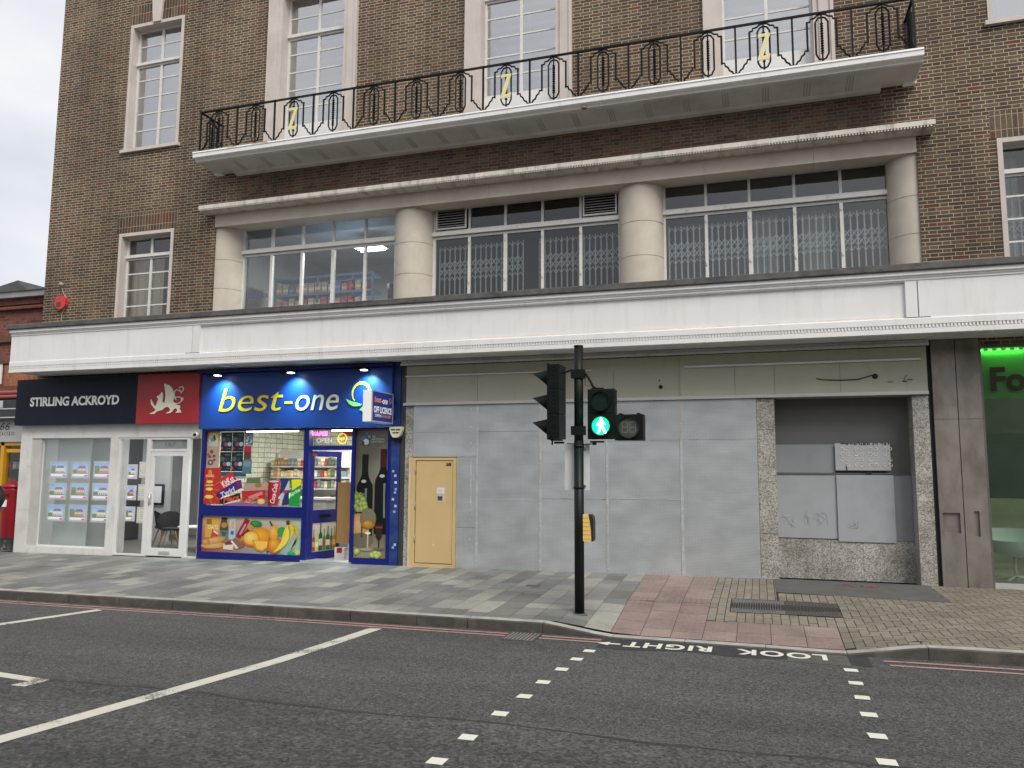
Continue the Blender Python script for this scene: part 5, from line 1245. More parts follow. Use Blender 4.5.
# main window graphic: 994 x 768 crop space, glass spans x 60..950, y 20..710
mb = MB(); poly, ell, rect, txt = art(-10.44,-8.19,.92,2.36,890,690,.046)
O = lambda x, y: (x-60, y-20)
q = lambda pts: [O(*p) for p in pts]
rect(0,0,118,345,c(190,165,150)); rect(14,12,100,105,c(235,220,120)); poly(q([(85,90),(125,60),(135,110),(95,120)]),c(70,165,215)); poly(q([(112,58),(125,50),(142,95),(128,110)]),c(40,60,110)); rect(14,108,104,140,c(205,200,195))
for cx_, cy_, r in ((105,210,16),(130,250,14),(90,255,13),(100,310,26),(135,285,12),(75,235,9)): a_, b_ = O(cx_,cy_); ell(a_,b_,r,r,c(140,70,60))
a_, b_ = O(100,310); ell(a_,b_,13,13,c(190,165,150))
for i in range(2):
    for j in range(2):
        x, y = 130+j*108, 8+i*185; rect(x,y,x+104,y+180,c(28,38,46)); 
        ell(x+24,y+66,20,22,c(70,100,85)); ell(x+64,y+66,18,20,c(50,62,72)); ell(x+46,y+112,19,20,c(150,70,120)); ell(x+80,y+112,18,20,c(165,195,195)); rect(x+4,y+138,x+20,y+162,c(190,60,80)); 
        rect(x+45,y+24,x+92,y+30,c(120,135,140)); rect(x+60,y+150,x+98,y+156,c(90,110,120))
rect(130,378,376,420,c(50,85,105)); rect(130,420,376,440,c(150,170,175))
rect(350,8,428,135,c(120,140,150)); 
for k in range(14): rgx = random.Random(k); ell(355+rgx.uniform(5,65),15+rgx.uniform(5,105),9,11,rgx.choice([c(50,80,120),c(200,205,200),c(80,110,140),c(190,190,170)]))
rect(352,138,418,190,c(190,40,60)); rect(352,190,418,262,c(95,60,55)); rect(344,262,425,395,c(80,115,125)); rect(352,280,416,330,c(120,140,140))
# crisps packet
poly(q([(60,365),(205,360),(215,440),(210,560),(222,700),(36,698),(40,520)]),c(195,50,38)); 
for k in range(9): a0 = k*.7; poly(q([(120+10*math.cos(a0),560+10*math.sin(a0)),(120+105*math.cos(a0),560+130*math.sin(a0)),(120+105*math.cos(a0+.15),560+130*math.sin(a0+.15))]),c(225,90,60))
for (cx_, cy_, rx, ry) in ((112,492,32,13),(112,560,34,16),(112,632,42,18)): a_, b_ = O(cx_,cy_); ell(a_,b_,rx,ry,c(240,195,60),col2=c(252,225,120))
rect(*O(72,425),*O(150,450),c(235,150,120)); rect(*O(78,516),*O(146,532),c(240,170,140)); rect(*O(100,385),*O(106,425),c(245,190,70)); rect(*O(112,380),*O(118,425),c(245,190,70)); rect(*O(124,388),*O(130,425),c(245,190,70))
poly(q([(200,470),(312,395),(362,470),(240,560),(205,575)]),c(205,45,45)); txt('KitKat',*O(222,455),*O(342,520),c(250,235,235),rot=-.6)
# chocolate bars
poly(q([(175,625),(190,590),(360,480),(400,470),(415,540),(380,560),(220,640)]),c(75,30,105)); poly(q([(350,490),(400,470),(412,530),(372,548)]),c(120,35,110)); txt('Twirl',*O(215,560),*O(355,605),c(235,225,240),rot=-.48,shear=.2)
poly(q([(222,650),(395,590),(408,640),(240,700),(215,690)]),c(35,28,30)); txt('Mars',*O(240,620),*O(392,672),c(215,90,60),rot=-.25,shear=.3,bold=.04)
poly(q([(225,705),(400,670),(640,700),(640,712),(225,712)]),c(150,100,150))
poly(q([(412,570),(620,552),(632,665),(420,672)]),c(200,40,45)); poly(q([(470,625),(590,572),(602,600),(482,650)]),c(225,130,130))
for k in range(12): rgx = random.Random(k+40); a_, b_ = O(400+rgx.uniform(0,240),630+rgx.uniform(0,60)); ell(a_,b_,13,12,c(160,95,60),col2=c(220,170,120))
a_, b_ = O(590,665); ell(a_,b_,34,26,c(220,175,95),col2=c(245,220,160))
poly(q([(430,500),(640,490),(648,560),(430,575)]),c(190,150,135)); a_, b_ = O(560,520); ell(a_,b_,30,20,c(165,115,70)); poly(q([(455,455),(575,450),(580,500),(450,500)]),c(95,120,80))
# cans
poly(q([(655,480),(740,475),(752,500),(735,700),(650,700),(648,520)]),[c(150,20,35),c(200,40,50),c(215,50,60),c(190,30,45),c(150,15,30),c(150,15,30)]); ell(*O(698,482),46,10,c(205,190,190)); txt('Coca-Cola',*O(610,570),*O(790,612),c(245,225,225),rot=-1.42,shear=.35)
poly(q([(768,460),(828,460),(835,690),(760,700),(755,520)]),c(35,55,115)); poly(q([(828,465),(790,560),(838,560)]),c(190,200,205)); poly(q([(756,600),(800,560),(770,700),(750,700)]),c(190,200,205)); ell(*O(800,575),22,14,c(200,50,50)); ell(*O(790,660),14,22,c(115,30,40))
poly(q([(845,465),(935,460),(928,705),(832,700),(850,560)]),c(35,155,65)); poly(q([(850,465),(935,460),(930,510),(860,560)]),c(235,225,40)); txt('Sprite',*O(835,560),*O(935,600),c(225,245,225),rot=-.55,shear=.2)
mb.build('window_print', m_paint, G)
# lower panel print: 1024 x 605 crop space; panel x 25..950, y 165..520
mb = MB(); poly, ell, rect, txt = art(-10.44,-8.19,.03,.72,925,355,.02); O = lambda x, y: (x-25, y-165)
poly([(0,0),(925,0),(925,355),(0,355)], [c(205,165,155),c(200,215,195),c(150,205,195),c(175,60,50)])
for yy in (70,110,150,200): rect(320,yy,925,yy+2,c(170,180,165))
rect(*O(55,185),*O(185,380),c(225,175,60)); rect(*O(65,200),*O(115,250),c(150,110,40)); txt('OATS',*O(80,258),*O(180,298),c(245,235,210)); poly(q([(125,300),(185,330),(180,375),(110,380)]),c(200,70,70)); poly(q([(140,310),(185,335),(180,350),(132,325)]),c(240,225,220))
poly(q([(208,190),(258,190),(262,225),(275,275),(272,395),(200,395),(196,270)]),c(90,75,50)); rect(*O(206,180),*O(262,198),c(25,25,28)); ell(*O(235,255),30,26,c(190,140,60)); rect(*O(200,308),*O(272,390),c(95,140,125)); poly(q([(205,320),(268,320),(236,385)]),c(60,100,90))
rect(*O(285,190),*O(345,395),c(185,205,220)); rect(*O(302,215),*O(328,285),c(225,180,90)); rect(*O(300,310),*O(330,345),c(70,110,160))
poly(q([(435,178),(475,205),(390,385),(348,360)]),c(160,30,60)); poly(q([(395,345),(380,335),(432,232),(447,242)]),c(215,150,165))
poly(q([(480,225),(520,265),(420,405),(395,385)]),c(220,150,50)); poly(q([(455,280),(480,300),(430,370),(405,350)]),c(90,60,40))
ell(*O(140,455),118,34,c(205,150,80),rot=-.08,col2=c(235,195,130)); ell(*O(145,410),118,34,c(195,140,75),rot=-.25,col2=c(235,190,120)); ell(*O(70,425),40,30,c(180,120,60),col2=c(230,185,115))
poly(q([(240,440),(300,400),(335,450),(330,495),(235,490)]),c(235,220,200)); poly(q([(250,425),(300,398),(332,440),(250,450)]),c(120,70,50)); poly(q([(305,410),(340,375),(440,430),(430,460),(360,485)]),c(150,100,80)); poly(q([(305,410),(318,400),(380,470),(362,485)]),c(240,230,220))
ell(*O(535,232),55,30,c(25,120,50),rot=.15,col2=c(60,170,80)); ell(*O(585,345),78,82,c(225,140,20),col2=c(245,185,50)); ell(*O(495,380),78,74,c(225,120,25)); ell(*O(495,372),68,62,c(245,180,60),col2=c(252,225,140))
poly(q([(505,388),(672,395),(650,460),(600,500),(550,485),(515,440)]),c(235,150,30)); poly(q([(520,396),(660,402),(635,455),(598,482),(555,468)]),c(250,200,90)); 
ell(*O(712,430),68,82,c(205,90,35),col2=c(245,190,60)); ell(*O(700,310),42,75,c(230,150,50),col2=c(248,200,80)); poly(q([(655,205),(670,205),(692,250),(680,252)]),c(90,45,40)); ell(*O(775,300),45,45,c(60,160,70))
def ban(p0, p1, p2, p3, col):
    poly(q([p0]+[tuple((1-t_)**2*p0[i]+2*t_*(1-t_)*p1[i]+t_*t_*p2[i] for i in (0,1)) for t_ in (.2,.4,.6,.8,1)]+[tuple((1-t_)**2*p2[i]+2*t_*(1-t_)*p3[i]+t_*t_*p0[i] for i in (0,1)) for t_ in (.2,.4,.6,.8)]), col)
ban((815,215),(960,230),(800,475),(900,330),c(235,205,55)); ban((860,210),(990,300),(850,480),(960,400),c(225,190,40)); ban((820,225),(900,420),(700,505),(800,380),c(245,220,80)); ban((815,230),(810,340),(770,385),(790,290),c(240,210,70))
poly(q([(808,195),(835,190),(845,230),(815,235)]),c(85,60,50)); ell(*O(765,520),30,10,c(70,175,95)); ell(*O(860,500),30,18,c(60,170,110)); ell(*O(920,490),22,26,c(205,220,90)); ell(*O(650,495),10,10,c(150,30,60))
mb.build('panel_print', m_paint, G)
# open door leaf
DL = thing('shop_door', 'blue shop door standing open inwards with bottle print', 'door', (-8.07,.06,-.09))
M_ = MB(); Wd = .86
def leaf(u0, u1, z0, z1, mb, t_=.045): mb.box(-8.07+u0,-8.07+u1,.06,.06+t_,z0,z1)
mb = MB(); leaf(0,.09,-.07,1.975,mb); leaf(Wd-.09,Wd,-.07,1.975,mb); leaf(.09,Wd-.09,1.87,1.975,mb); leaf(.09,Wd-.09,.62,.86,mb); leaf(.09,Wd-.09,-.07,.08,mb); mb.build('frame', m_bof, DL)
mb = MB(); mb.face([(-8.07+.09,.08,.86),(-8.07+Wd-.09,.08,.86),(-8.07+Wd-.09,.08,1.87),(-8.07+.09,.08,1.87)]); mb.build('pane', m_shop, DL)
mb = MB(); mb.box(-8.07+.28,-8.07+.58,.052,.06,.71,.77); mb.build('letter_box', m_black, DL)
mb = MB(); mb.box(-8.07+.02,-8.07+.14,.054,.06,1.88,1.92); mb.build('closer', m_redp, DL)
mb = MB(); poly, ell, rect, txt = art(-8.07+.09,-8.07+Wd-.09,.08,.62,136,196,.075)
poly([(0,0),(136,0),(136,196),(0,196)],[c(215,205,190),c(225,220,205),c(190,185,165),c(170,160,140)])
for x, w_, h_, col, lc in ((4,14,150,c(150,60,25),c(200,160,90)),(20,16,140,c(210,190,120),c(235,225,190)),(38,20,190,c(15,95,40),c(190,215,190)),(60,16,150,c(90,130,50),c(200,60,50)),(78,22,165,c(20,110,55),c(215,225,215)),(102,15,150,c(40,120,60),c(220,90,60)),(118,16,160,c(190,120,30),c(220,190,110))):
    b = 190; poly([(x,b-h_*.55),(x+w_*.32,b-h_*.68),(x+w_*.34,b-h_*.98),(x+w_*.66,b-h_*.98),(x+w_*.68,b-h_*.68),(x+w_,b-h_*.55),(x+w_,b),(x,b)],col); rect(x,b-h_*.42,x+w_,b-h_*.18,lc)
mb.build('bottle_print', m_paint, DL)
DL.rotation_euler = (0,0,math.radians(80))
# wine graphic panel
mb = MB(); poly, ell, rect, txt = art(-7.12,-6.44,.04,2.365,190,710,.04); O = lambda x, y: (x-303, y-25)
poly([(0,0),(190,0),(190,710),(0,710)],[c(120,115,95),c(135,132,115),c(125,118,90),c(105,98,75)]); poly([(0,0),(190,0),(190,300),(0,300)],[c(95,92,78),c(140,138,122),c(150,145,125),c(110,105,85)])
poly([(0,600),(190,600),(190,710),(0,710)],[c(135,130,100),c(125,120,95),c(150,145,115),c(165,158,120)])
for x0, top, w_ in ((308,165,92),(410,135,84)):
    cxx = x0+w_/2+ (4 if x0 < 400 else 10)
    poly(q([(cxx-18,top),(cxx+18,top),(cxx+18,top+110),(cxx+28,top+140),(cxx+44,top+170),(cxx+47,top+200),(cxx+47,top+470),(cxx-47,top+470),(cxx-47,top+200),(cxx-44,top+170),(cxx-28,top+140),(cxx-18,top+110)]),c(16,15,16))
    rect(*O(cxx-17,top+2),*O(cxx+17,top+100),c(75,30,28) if x0 > 400 else c(26,24,24)); poly(q([(cxx+2,top+190),(cxx+14,top+190),(cxx+12,top+260),(cxx+16,top+380),(cxx+4,top+380)]),c(120,135,135)); ell(*O(cxx-6,top+150),15,9,c(185,195,185))
ell(*O(330,565),62,72,c(195,140,85),col2=c(225,180,125)); ell(*O(345,640),70,40,c(115,108,92)); rect(*O(344,480),*O(352,625),c(70,50,35))
for gx, gy in ((312,400),(335,395),(350,415),(320,430),(342,440),(310,455),(360,440),(325,470),(345,468),(365,460),(300,420)): 
    if gx > 303: ell(*O(gx,gy),17,18,c(120,140,60),col2=c(190,205,120))
poly(q([(330,385),(370,380),(360,392),(335,392)]),c(95,140,60)); poly(q([(306,365),(318,372),(330,392),(310,390)]),c(140,165,70))
ell(*O(384,520),46,58,c(112,104,80)); ell(*O(384,516),40,50,c(128,120,98)); ell(*O(384,552),40,26,c(150,95,30),col2=c(215,165,75)); rect(*O(380,585),*O(388,690),c(200,190,160)); ell(*O(384,600),16,8,c(245,235,190)); ell(*O(375,690),34,8,c(165,160,140))
poly(q([(425,550),(470,550),(462,620),(450,640),(450,680),(444,680),(444,640),(430,620)]),c(45,32,32)); rect(*O(428,562),*O(468,572),c(150,50,45)); ell(*O(446,685),30,7,c(110,105,95))
for gx, gy in ((312,705),(325,700),(412,718),(430,708),(448,712),(438,722)): ell(*O(max(gx,322),gy),16,15,c(160,175,80),col2=c(225,232,150))
ell(*O(350,75),20,18,c(70,110,160)); ell(*O(362,95),17,17,c(215,215,215)); ell(*O(380,65),9,9,c(90,170,200)); ell(*O(345,100),8,10,c(60,70,90)); ell(*O(368,48),7,7,c(90,150,200))
for k, s_ in enumerate(('THE','NATIONAL','LOTTERY')): txt(s_,*O(395,60+k*15),*O(415 if k == 0 else 468,71+k*15),c(205,215,215))
mb.build('wine_print', m_paint, G)
# transom writing above the door
mb = MB(); mb.text('VAPES', -8.04,-7.70,2.25,2.335, FR(-.01), bold=.03, shear=.15); mb.build('pink_neon_text', emis('neon_pink', (1,.18,.75,1), 1.3), G)
mb = MB(); mb.text('OPEN', -7.93,-7.60,2.125,2.21, FR(-.02), bold=.02); mb.build('open_text', m_letw, G)
mb = MB(); mb.ring(-7.41,2.20,.085,.10,.02,.03,24); mb.text('24/7', -7.47,-7.33,2.16,2.22, FR(-.02), bold=.03); mb.build('round_badge', emis('neon_yellow', (.95,.65,.05,1), .5), G)
mb = MB(); mb.box(-7.42,-7.18,.055,.065,2.24,2.34); mb.build('red_banner', mat('red_orange', (.6,.13,.09), .5, .1, 5), G)
# shop interior
room('interior_room', -10.485, -6.2, .30, 3.9, -.10, 2.9, m_tile, m_ceil, m_floor)
for k, (x, y) in enumerate(((-9.3,.55),(-7.6,.55),(-8.8,2.6),(-7.9,2.3))):
    t = thing('tube_lamp', ['lit strip lamp at the top of the grocery window','lit strip lamp above the open grocery door','lit strip lamp over the grocery shelves','lit strip lamp deep in the grocery'][k], 'ceiling lamp', (x,y,2.40))
    zl_ = 2.42 if k < 2 else 2.8; hw = .62 if k != 1 else .36
    mb = MB(); mb.box(x-hw,x+hw,y-.05,y+.05,zl_,zl_+.04); mb.build('housing', m_upvc, t); mb = MB(); mb.tube([(x-hw+.02,y,zl_-.03),(x+hw-.02,y,zl_-.03)], .022, 8); mb.build('tube', m_tube, t)
    la = bpy.data.lights.new('tube_light', 'AREA'); la.shape = 'RECTANGLE'; la.size = 1.1; la.size_y = .08; la.energy = (13,8,26,24)[k]; lo = bpy.data.objects.new('tube_light', la); C.objects.link(lo); lo.parent = t; lo.location = (0,0,zl_-2.40-.07)
GC2 = [c(225,210,175),c(235,228,205),c(205,185,150),c(190,60,50),c(220,190,110),c(150,150,140),c(120,140,150),c(240,235,220),c(170,140,100),c(90,110,80)]
GC = [c(220,60,50),c(240,200,60),c(60,110,190),c(235,235,225),c(90,160,80),c(240,150,60),c(200,200,205),c(140,80,50),c(250,240,200),c(180,40,80)]
def rack(x0, x1, y, zs, label, pitch, hh, glabel, seed):
    rk = random.Random(seed); t = thing('shelf_unit', label, 'shelving', ((x0+x1)/2,y,-.1))
    mb = MB(); mb.box(x0,x1,y+.36,y+.39,-.1,zs[-1]+.35); mb.build('back_panel', m_upvc, t)
    for z in zs: mb = MB(); mb.box(x0,x1,y,y+.36,z-.03,z); mb.build('shelf', m_upvc, t)
    for z in zs:
        x = x0+pitch/2
        while x < x1-pitch/2+.01:
            h_ = hh*rk.uniform(.6,1); packet(x, y+.02, z, pitch*.86, .2, h_, rk.choice(GC if seed == 2 and rk.random() < .5 else GC2), glabel, glabel+' group'); x += pitch
rack(-10.4,-8.6,2.1,[.5,.9,1.22,1.46,1.70],'white shelf unit of groceries behind the main grocery window',.085,.19,'packet on the shelf unit behind the main grocery window',1)
rack(-8.45,-7.3,3.1,[.3,.7,1.1,1.5],'white shelf unit of groceries deep behind the open door',.095,.25,'packet on the shelves deep behind the open door',2)
t = thing('shop_counter', 'white counter with price labels behind the grocery window', 'counter', (-9.0,1.5,-.1)); mb = MB(); mb.box(-9.9,-8.6,1.5,1.9,-.1,1.0); mb.build('body', mat('counter_grey', (.35,.35,.33), .5, .1, 5), t); mb = MB(); mb.box(-9.95,-8.55,1.46,1.92,1.0,1.04); mb.build('top', m_upvc, t)
mb = MB(); mb.box(-9.45,-9.25,1.42,1.455,1.02,1.13); tag(mb.build('card_terminal', emis('green_screen', (.35,.8,.2,1), .6)), 'small lit green screen on the grocery counter', 'screen')
mb = MB(); mb.box(-7.82,-7.55,.62,.65,.22,1.38); tag(mb.build('cardboard_sheet', mat('cardboard', (.36,.21,.07), .8, .06, 8)), 'tall brown cardboard sheet standing in the grocery doorway', 'cardboard')
t = thing('crate_stack', 'small stack of white boxes below the cardboard sheet in the doorway', 'box', (-7.4,.5,-.1)); mb = MB(); mb.box(-7.78,-7.58,.5,.6,-.09,.15); mb.build('box', m_upvc, t); mb = MB(); mb.box(-7.73,-7.62,.495,.5,.05,.15); mb.build('label', m_redp, t)
mb = MB(); mb.box(-8.155,-7.12,-.09,.3,-.10,-.045); tag(mb.build('door_threshold', m_alu), 'pale metal threshold under the open grocery door', 'threshold')

# projecting sign
P_ = thing('projecting_sign', 'blue box sign reading OFF LICENCE sticking out beside the blue fascia', 'sign', (-6.42,-.60,2.45))
X1 = -6.255; X0 = -6.43; ya, yb = -1.02, -.22
mb = MB(); mb.box(X0,X1-.012,ya,yb,2.44,2.98); mb.build('case', m_letw, P_, bevel=.004)
mb = MB()
for a in ((ya,yb,2.44,2.46),(ya,yb,2.96,2.98),(ya,ya+.02,2.46,2.96),(yb-.02,yb,2.46,2.96)): mb.box(X1-.012,X1+.004,a[0],a[1],a[2],a[3])
mb.build('rim', m_alu, P_)
mb = MB(); mb.box(X1-.012,X1-.004,ya+.02,yb-.02,2.46,2.96); pf = mb.build('face_panel', mat('sign_blue', (.006,.03,.30), .35, .05, 5), P_)
SX = lambda u, v, d: (X1-.001, u, v)
def T2(s, a, b, p, q2, m_, bold=.02, shear=0): 
    global mb; mb = MB(); mb.text(s, a, b, p, q2, SX, bold=bold, shear=shear); mb.build('lettering', m_, pf)
L0 = ya+.02; T2('best', L0+.07, L0+.32, 2.78, 2.885, mat('orange_letter', (.85,.30,.06), .5, .05, 5), .03, .2); T2('-one', L0+.33, L0+.56, 2.77, 2.85, m_letw, .03, .2)
T2('OFF LICENCE', L0+.05, L0+.72, 2.60, 2.715, m_letw, .045); T2('OPEN', L0+.10, L0+.33, 2.53, 2.58, m_letw); T2('24 HOURS', L0+.35, L0+.68, 2.53, 2.58, mat('orange_letter', (0,0,0), 0))
mb = MB(); mb.ring(0,0,.001,.002,0,.001,4)
mb = MB()
for k in range(16):
    a0, a1 = 2*PI*k/16, 2*PI*(k+1)/16; P = lambda a, r: (X1-.001, L0+.66+r*.8*math.cos(a), 2.845+r*math.sin(a))
    mb.face([P(a0,.038),P(a0,.052),P(a1,.052),P(a1,.038)])
mb.build('ring_emblem', mat('orange_letter', (0,0,0), 0), pf)
mb = MB(); mb.box(-6.38,-6.30,-.22,-.05,2.55,2.60); mb.box(-6.38,-6.30,-.22,-.05,2.82,2.87); mb.build('bracket', m_black, P_)
# alarm box
t = thing('alarm_box', 'cream shield shaped alarm box on the blue pier', 'alarm box', (-6.24,-.08,2.2)); mb = MB()
sh = [(-6.36,2.40),(-6.12,2.40),(-6.11,2.36),(-6.15,2.25),(-6.19,2.205),(-6.29,2.205),(-6.33,2.25),(-6.37,2.36)]
f = [(x,-.13,z) for x, z in sh]; b = [(x,-.05,z) for x, z in sh]; mb.face(f[::-1])
for i in range(8): mb.face([f[i],b[i],b[(i+1)%8],f[(i+1)%8]])
mb.build('case', mat('alarm_cream', (.66,.60,.42), .45, .04, 5), t); mb = MB()
for a_, b_, z_ in ((-6.33,-6.25,2.345),(-6.235,-6.15,2.345),(-6.30,-6.245,2.29),(-6.235,-6.18,2.29)): mb.box(a_,b_,-.1325,-.129,z_-.012,z_+.012)
mb.build('worn_print', m_gap, t)
mb = MB(); mb.box(-6.33,-6.15,-.12,-.05,2.15,2.205); mb.build('strobe', m_sig, t)
t = thing('security_camera', 'tiny white dome camera under the left end of the blue fascia', 'camera', (-10.62,-.05,2.22)); mb = MB(); mb.tube([(-10.62,-.01,2.30),(-10.62,-.10,2.30)], .04, 12); mb.build('body', m_letw, t); mb = MB(); mb.tube([(-10.62,-.10,2.30),(-10.62,-.15,2.28)], .03, 12, rr=[.035,.015]); mb.build('lens', m_sig, t)

# ------------------------------------------------------------------ traffic signal
T = thing('traffic_signal', 'black signal pole with three lamp head, green man and white plate', 'traffic light', (-2.15,-3.3,-.085))
PX, PY = -2.148, -3.32
mb = MB(); zb = paveZ(PX,PY); mb.tube([(PX,PY,zb-.01),(PX,PY,2.0)], .060, 20); mb.tube([(PX,PY,1.98),(PX+.004,PY,3.185)], .057, 20)
pole = mb.build('pole', m_pole, T)
mb = MB(); mb.tube([(PX,PY,3.185),(PX,PY,3.20)], .060, 20); mb.build('cap', m_pole, pole)
mb = MB(); mb.tube([(PX,PY,zb),(PX,PY,zb+.02)], .085, 16, rr=[.1,.075]); mb.build('collar', m_tarm, pole)
mb = MB(); k = zb+1.07
for z in (1.93,1.42): mb = MB(); mb.tube([(PX,PY,z-.012),(PX,PY,z+.012)], .067, 16); mb.build('clamp', m_sig, T)
for z in (2.13,2.84): mb = MB(); mb.box(PX-.085,PX+.085,PY-.07,PY+.03,z-.06,z+.05); mb.build('clamp', m_sig, T)
# vehicle head, facing -X
mb = MB(); VX0, VX1 = -2.515, -2.355; vy0, vy1 = PY-.17, PY+.17
vh = thing  # (readability)
for k in range(3):
    z0 = 2.02+k*.312; mb.box(VX0+.02,VX1,vy0,vy1,z0+.003,z0+.309)
    for j in range(3):
        zz_ = z0+.055+j*.10; mb.ring(-2.42, zz_, .022, .034, vy0-.008, vy0, 14)
mb.box(VX0+.005,VX0+.02,vy0-.015,vy1+.015,2.01,2.965)
head = mb.build('vehicle_signal_head', m_sig, T)
for k in range(3):
    z = 2.176+k*.312; mb = MB(); n = 24; R = .108; Lh = .235
    for i in range(n):
        a0, a1 = 2*PI*i/n, 2*PI*(i+1)/n
        def P(a, far):
            up = (math.sin(a)+1)/2; l = Lh*(.10+.90*up**1.1) if far else 0; r = R*(1-.16*l/Lh)
            return (VX0-l, PY+r*math.cos(a), z+r*math.sin(a)-.03*l/Lh)
        mb.face([P(a0,0),P(a1,0),P(a1,1),P(a0,1)], None, True)
    mb.build('visor', m_sig, head)
    mb = MB(); mb.disc(PY, z, .1, .1, VX0+.003, n=24, axis='X'); mb.build('lens', mat(['lens_green','lens_amber','lens_red'][k], [(.01,.08,.05),(.12,.06,.01),(.15,.01,.01)][k], .2, .1, 9), head)
mb = MB(); mb.tube([(PX,PY,2.88),(PX-.1,PY,2.89),(PX-.19,PY,2.86),(PX-.21,PY,2.86)], .012, 6); mb.tube([(PX,PY,1.96),(-2.30,PY,1.965)], .006, 6); mb.box(-2.50,-2.36,PY-.05,PY+.05,2.0,2.015); mb.box(-2.46,-2.34,PY-.03,PY+.03,1.965,1.99); mb.tube([(-2.49,PY,1.95),(-2.49,PY,2.02)],.012,6)
mb.tube([(PX,PY,1.955),(-1.95,PY,1.96)], .006, 6); mb.box(-2.0,-1.83,PY-.03,PY+.03,1.975,1.995); mb.box(-1.97,-1.93,PY-.03,PY+.03,1.945,1.975)
mb.tube([(PX,PY,2.90),(PX+.06,PY,2.885),(-2.03,PY,2.80),(-1.985,PY,2.72),(-1.96,PY,2.67),(-1.93,PY,2.655)], .016, 8); mb.box(-1.98,-1.83,PY-.03,PY+.03,2.635,2.655); mb.tube([(-2.07,PY,2.84),(-2.06,PY,2.69),(-1.98,PY,2.68)],.004,5)
mb.build('bracket', m_sig, T)
# pedestrian head, facing -Y
HX0, HX1 = -2.022, -1.686; hy0, hy1 = PY-.06, PY+.13
mb = MB(); mb.box(HX0,HX1,hy0,hy1,2.335,2.635); mb.box(HX0,HX1,hy0,hy1,2.02,2.330); mb.box(HX0-.004,HX1+.004,hy0+.02,hy0+.04,2.015,2.64); ph = mb.build('pedestrian_signal_head', m_sig, T, bevel=.006)
cxh = (HX0+HX1)/2
for z in (2.487, 2.177):
    mb = MB(); mb.ring(cxh, z, .112, .125, hy0-.045, hy0, 32); mb.build('lens_ring', m_sig, ph)
    mb = MB(); mb.disc(cxh, z, .113, .113, hy0-.006, n=32); mb.build('lens', m_lens if z > 2.4 else emis('green_lens', (.0,.42,.22,1), .75), ph)
# green man: walking figure
zc = 2.177; k_ = .00105; gm = [(2,98),(14,92),(16,78),(10,68),(20,64),(34,50),(46,30),(56,22),(50,14),(34,22),(26,34),(24,14),(30,-6),(42,-34),(58,-62),(64,-84),(46,-88),(38,-68),(22,-40),(8,-20),(-2,-36),(-12,-60),(-30,-84),(-46,-80),(-36,-60),(-26,-40),(-20,-14),(-22,14),(-24,30),(-36,12),(-48,4),(-56,12),(-44,30),(-30,54),(-12,66),(-4,68),(-12,80),(-10,92)]
mb = MB(); mb.face([(cxh+x*k_*.92, hy0-.012, zc+y*k_*.98) for x, y in gm][::-1]); mb.build('green_man', emis('green_man_glow', (.75,1,.9,1), 9), ph)
la = bpy.data.lights.new('green_glow', 'POINT'); la.energy = 1.2; la.color = (.05,1,.6); la.shadow_soft_size = .05; lo = bpy.data.objects.new('green_glow', la); C.objects.link(lo); lo.parent = T; lo.location = (cxh+2.15, hy0-.10+3.3, zc+.085)
# countdown head
mb = MB(); mb.box(-1.684,-1.338,hy0,hy1,2.0,2.315); mb.box(-1.66,-1.36,hy0-.004,hy0,2.02,2.30); mb.box(-1.64,-1.60,hy0+.02,hy1-.02,2.315,2.332); mb.box(-1.42,-1.38,hy0+.02,hy1-.02,2.315,2.332); cd = mb.build('countdown_head', m_sig, T, bevel=.004)
mb = MB(); mb.ring(-1.511,2.157,.128,.142,hy0-.04,hy0-.004,32); mb.build('lens_ring', m_sig, cd); mb = MB(); mb.disc(-1.511,2.157,.129,.129,hy0-.0055,n=32); mb.build('lens', mat('countdown_lens', (.06,.065,.055), .35, .1, 9), cd)
mb = MB()
for dx in (-.048,.048):
    for seg in ((-.034,.034,.058,.066),(-.034,.034,-.004,.004),(-.034,.034,-.066,-.058),(-.038,-.030,.004,.060),(.030,.038,.004,.060),(-.038,-.030,-.060,-.004),(.030,.038,-.060,-.004)):
        mb.box(-1.511+dx+seg[0],-1.511+dx+seg[1],hy0-.009,hy0-.006,2.157+seg[2],2.157+seg[3])
mb.build('digits', mat('unlit_digit', (.16,.155,.12), .5, .05, 9), cd)
# white back plate
mb = MB(); mb.box(-2.345,-2.028,PY+.075,PY+.082,1.388,1.955); mb.build('white_plate', m_whp, T)
mb = MB(); mb.box(PX-.08,PX+.08,PY+.05,PY+.075,1.44,1.46); mb.box(PX-.08,PX+.08,PY+.05,PY+.075,1.9,1.92); mb.build('plate_clip', m_alu, T)
# push button box
mb = MB(); pf_ = [(-2.09,.775),(-1.985,.770),(-1.990,.90),(-2.005,1.02),(-2.02,1.09),(-2.09,1.095)]
def ext(pts, y0, y1):
    f = [(x,y0,z) for x, z in pts]; b = [(x,y1,z) for x, z in pts]; mb.face(f); mb.face(b[::-1]); n = len(pts)
    for i in range(n): mb.face([f[i],b[i],b[(i+1)%n],f[(i+1)%n]])
ext(pf_, PY-.05, PY+.08); pbx = mb.build('push_button_box', m_ylw, T)
mb = MB()
for k in range(6): z = .80+k*.05; mb.box(-2.09,-1.992-.006*k,PY-.053,PY-.05,z,z+.005)
mb.build('rib', mat('yellow_shadow_line', (.5,.3,.08), .6, .1, 9), pbx)
mb = MB(); ext([(-1.983,.768),(-1.968,.775),(-1.962,.80),(-1.962,1.02),(-1.972,1.07),(-1.99,1.095),(-2.018,1.098),(-2.003,1.02),(-1.988,.90)], PY-.055, PY+.085); mb.build('cover', m_blackp, pbx)

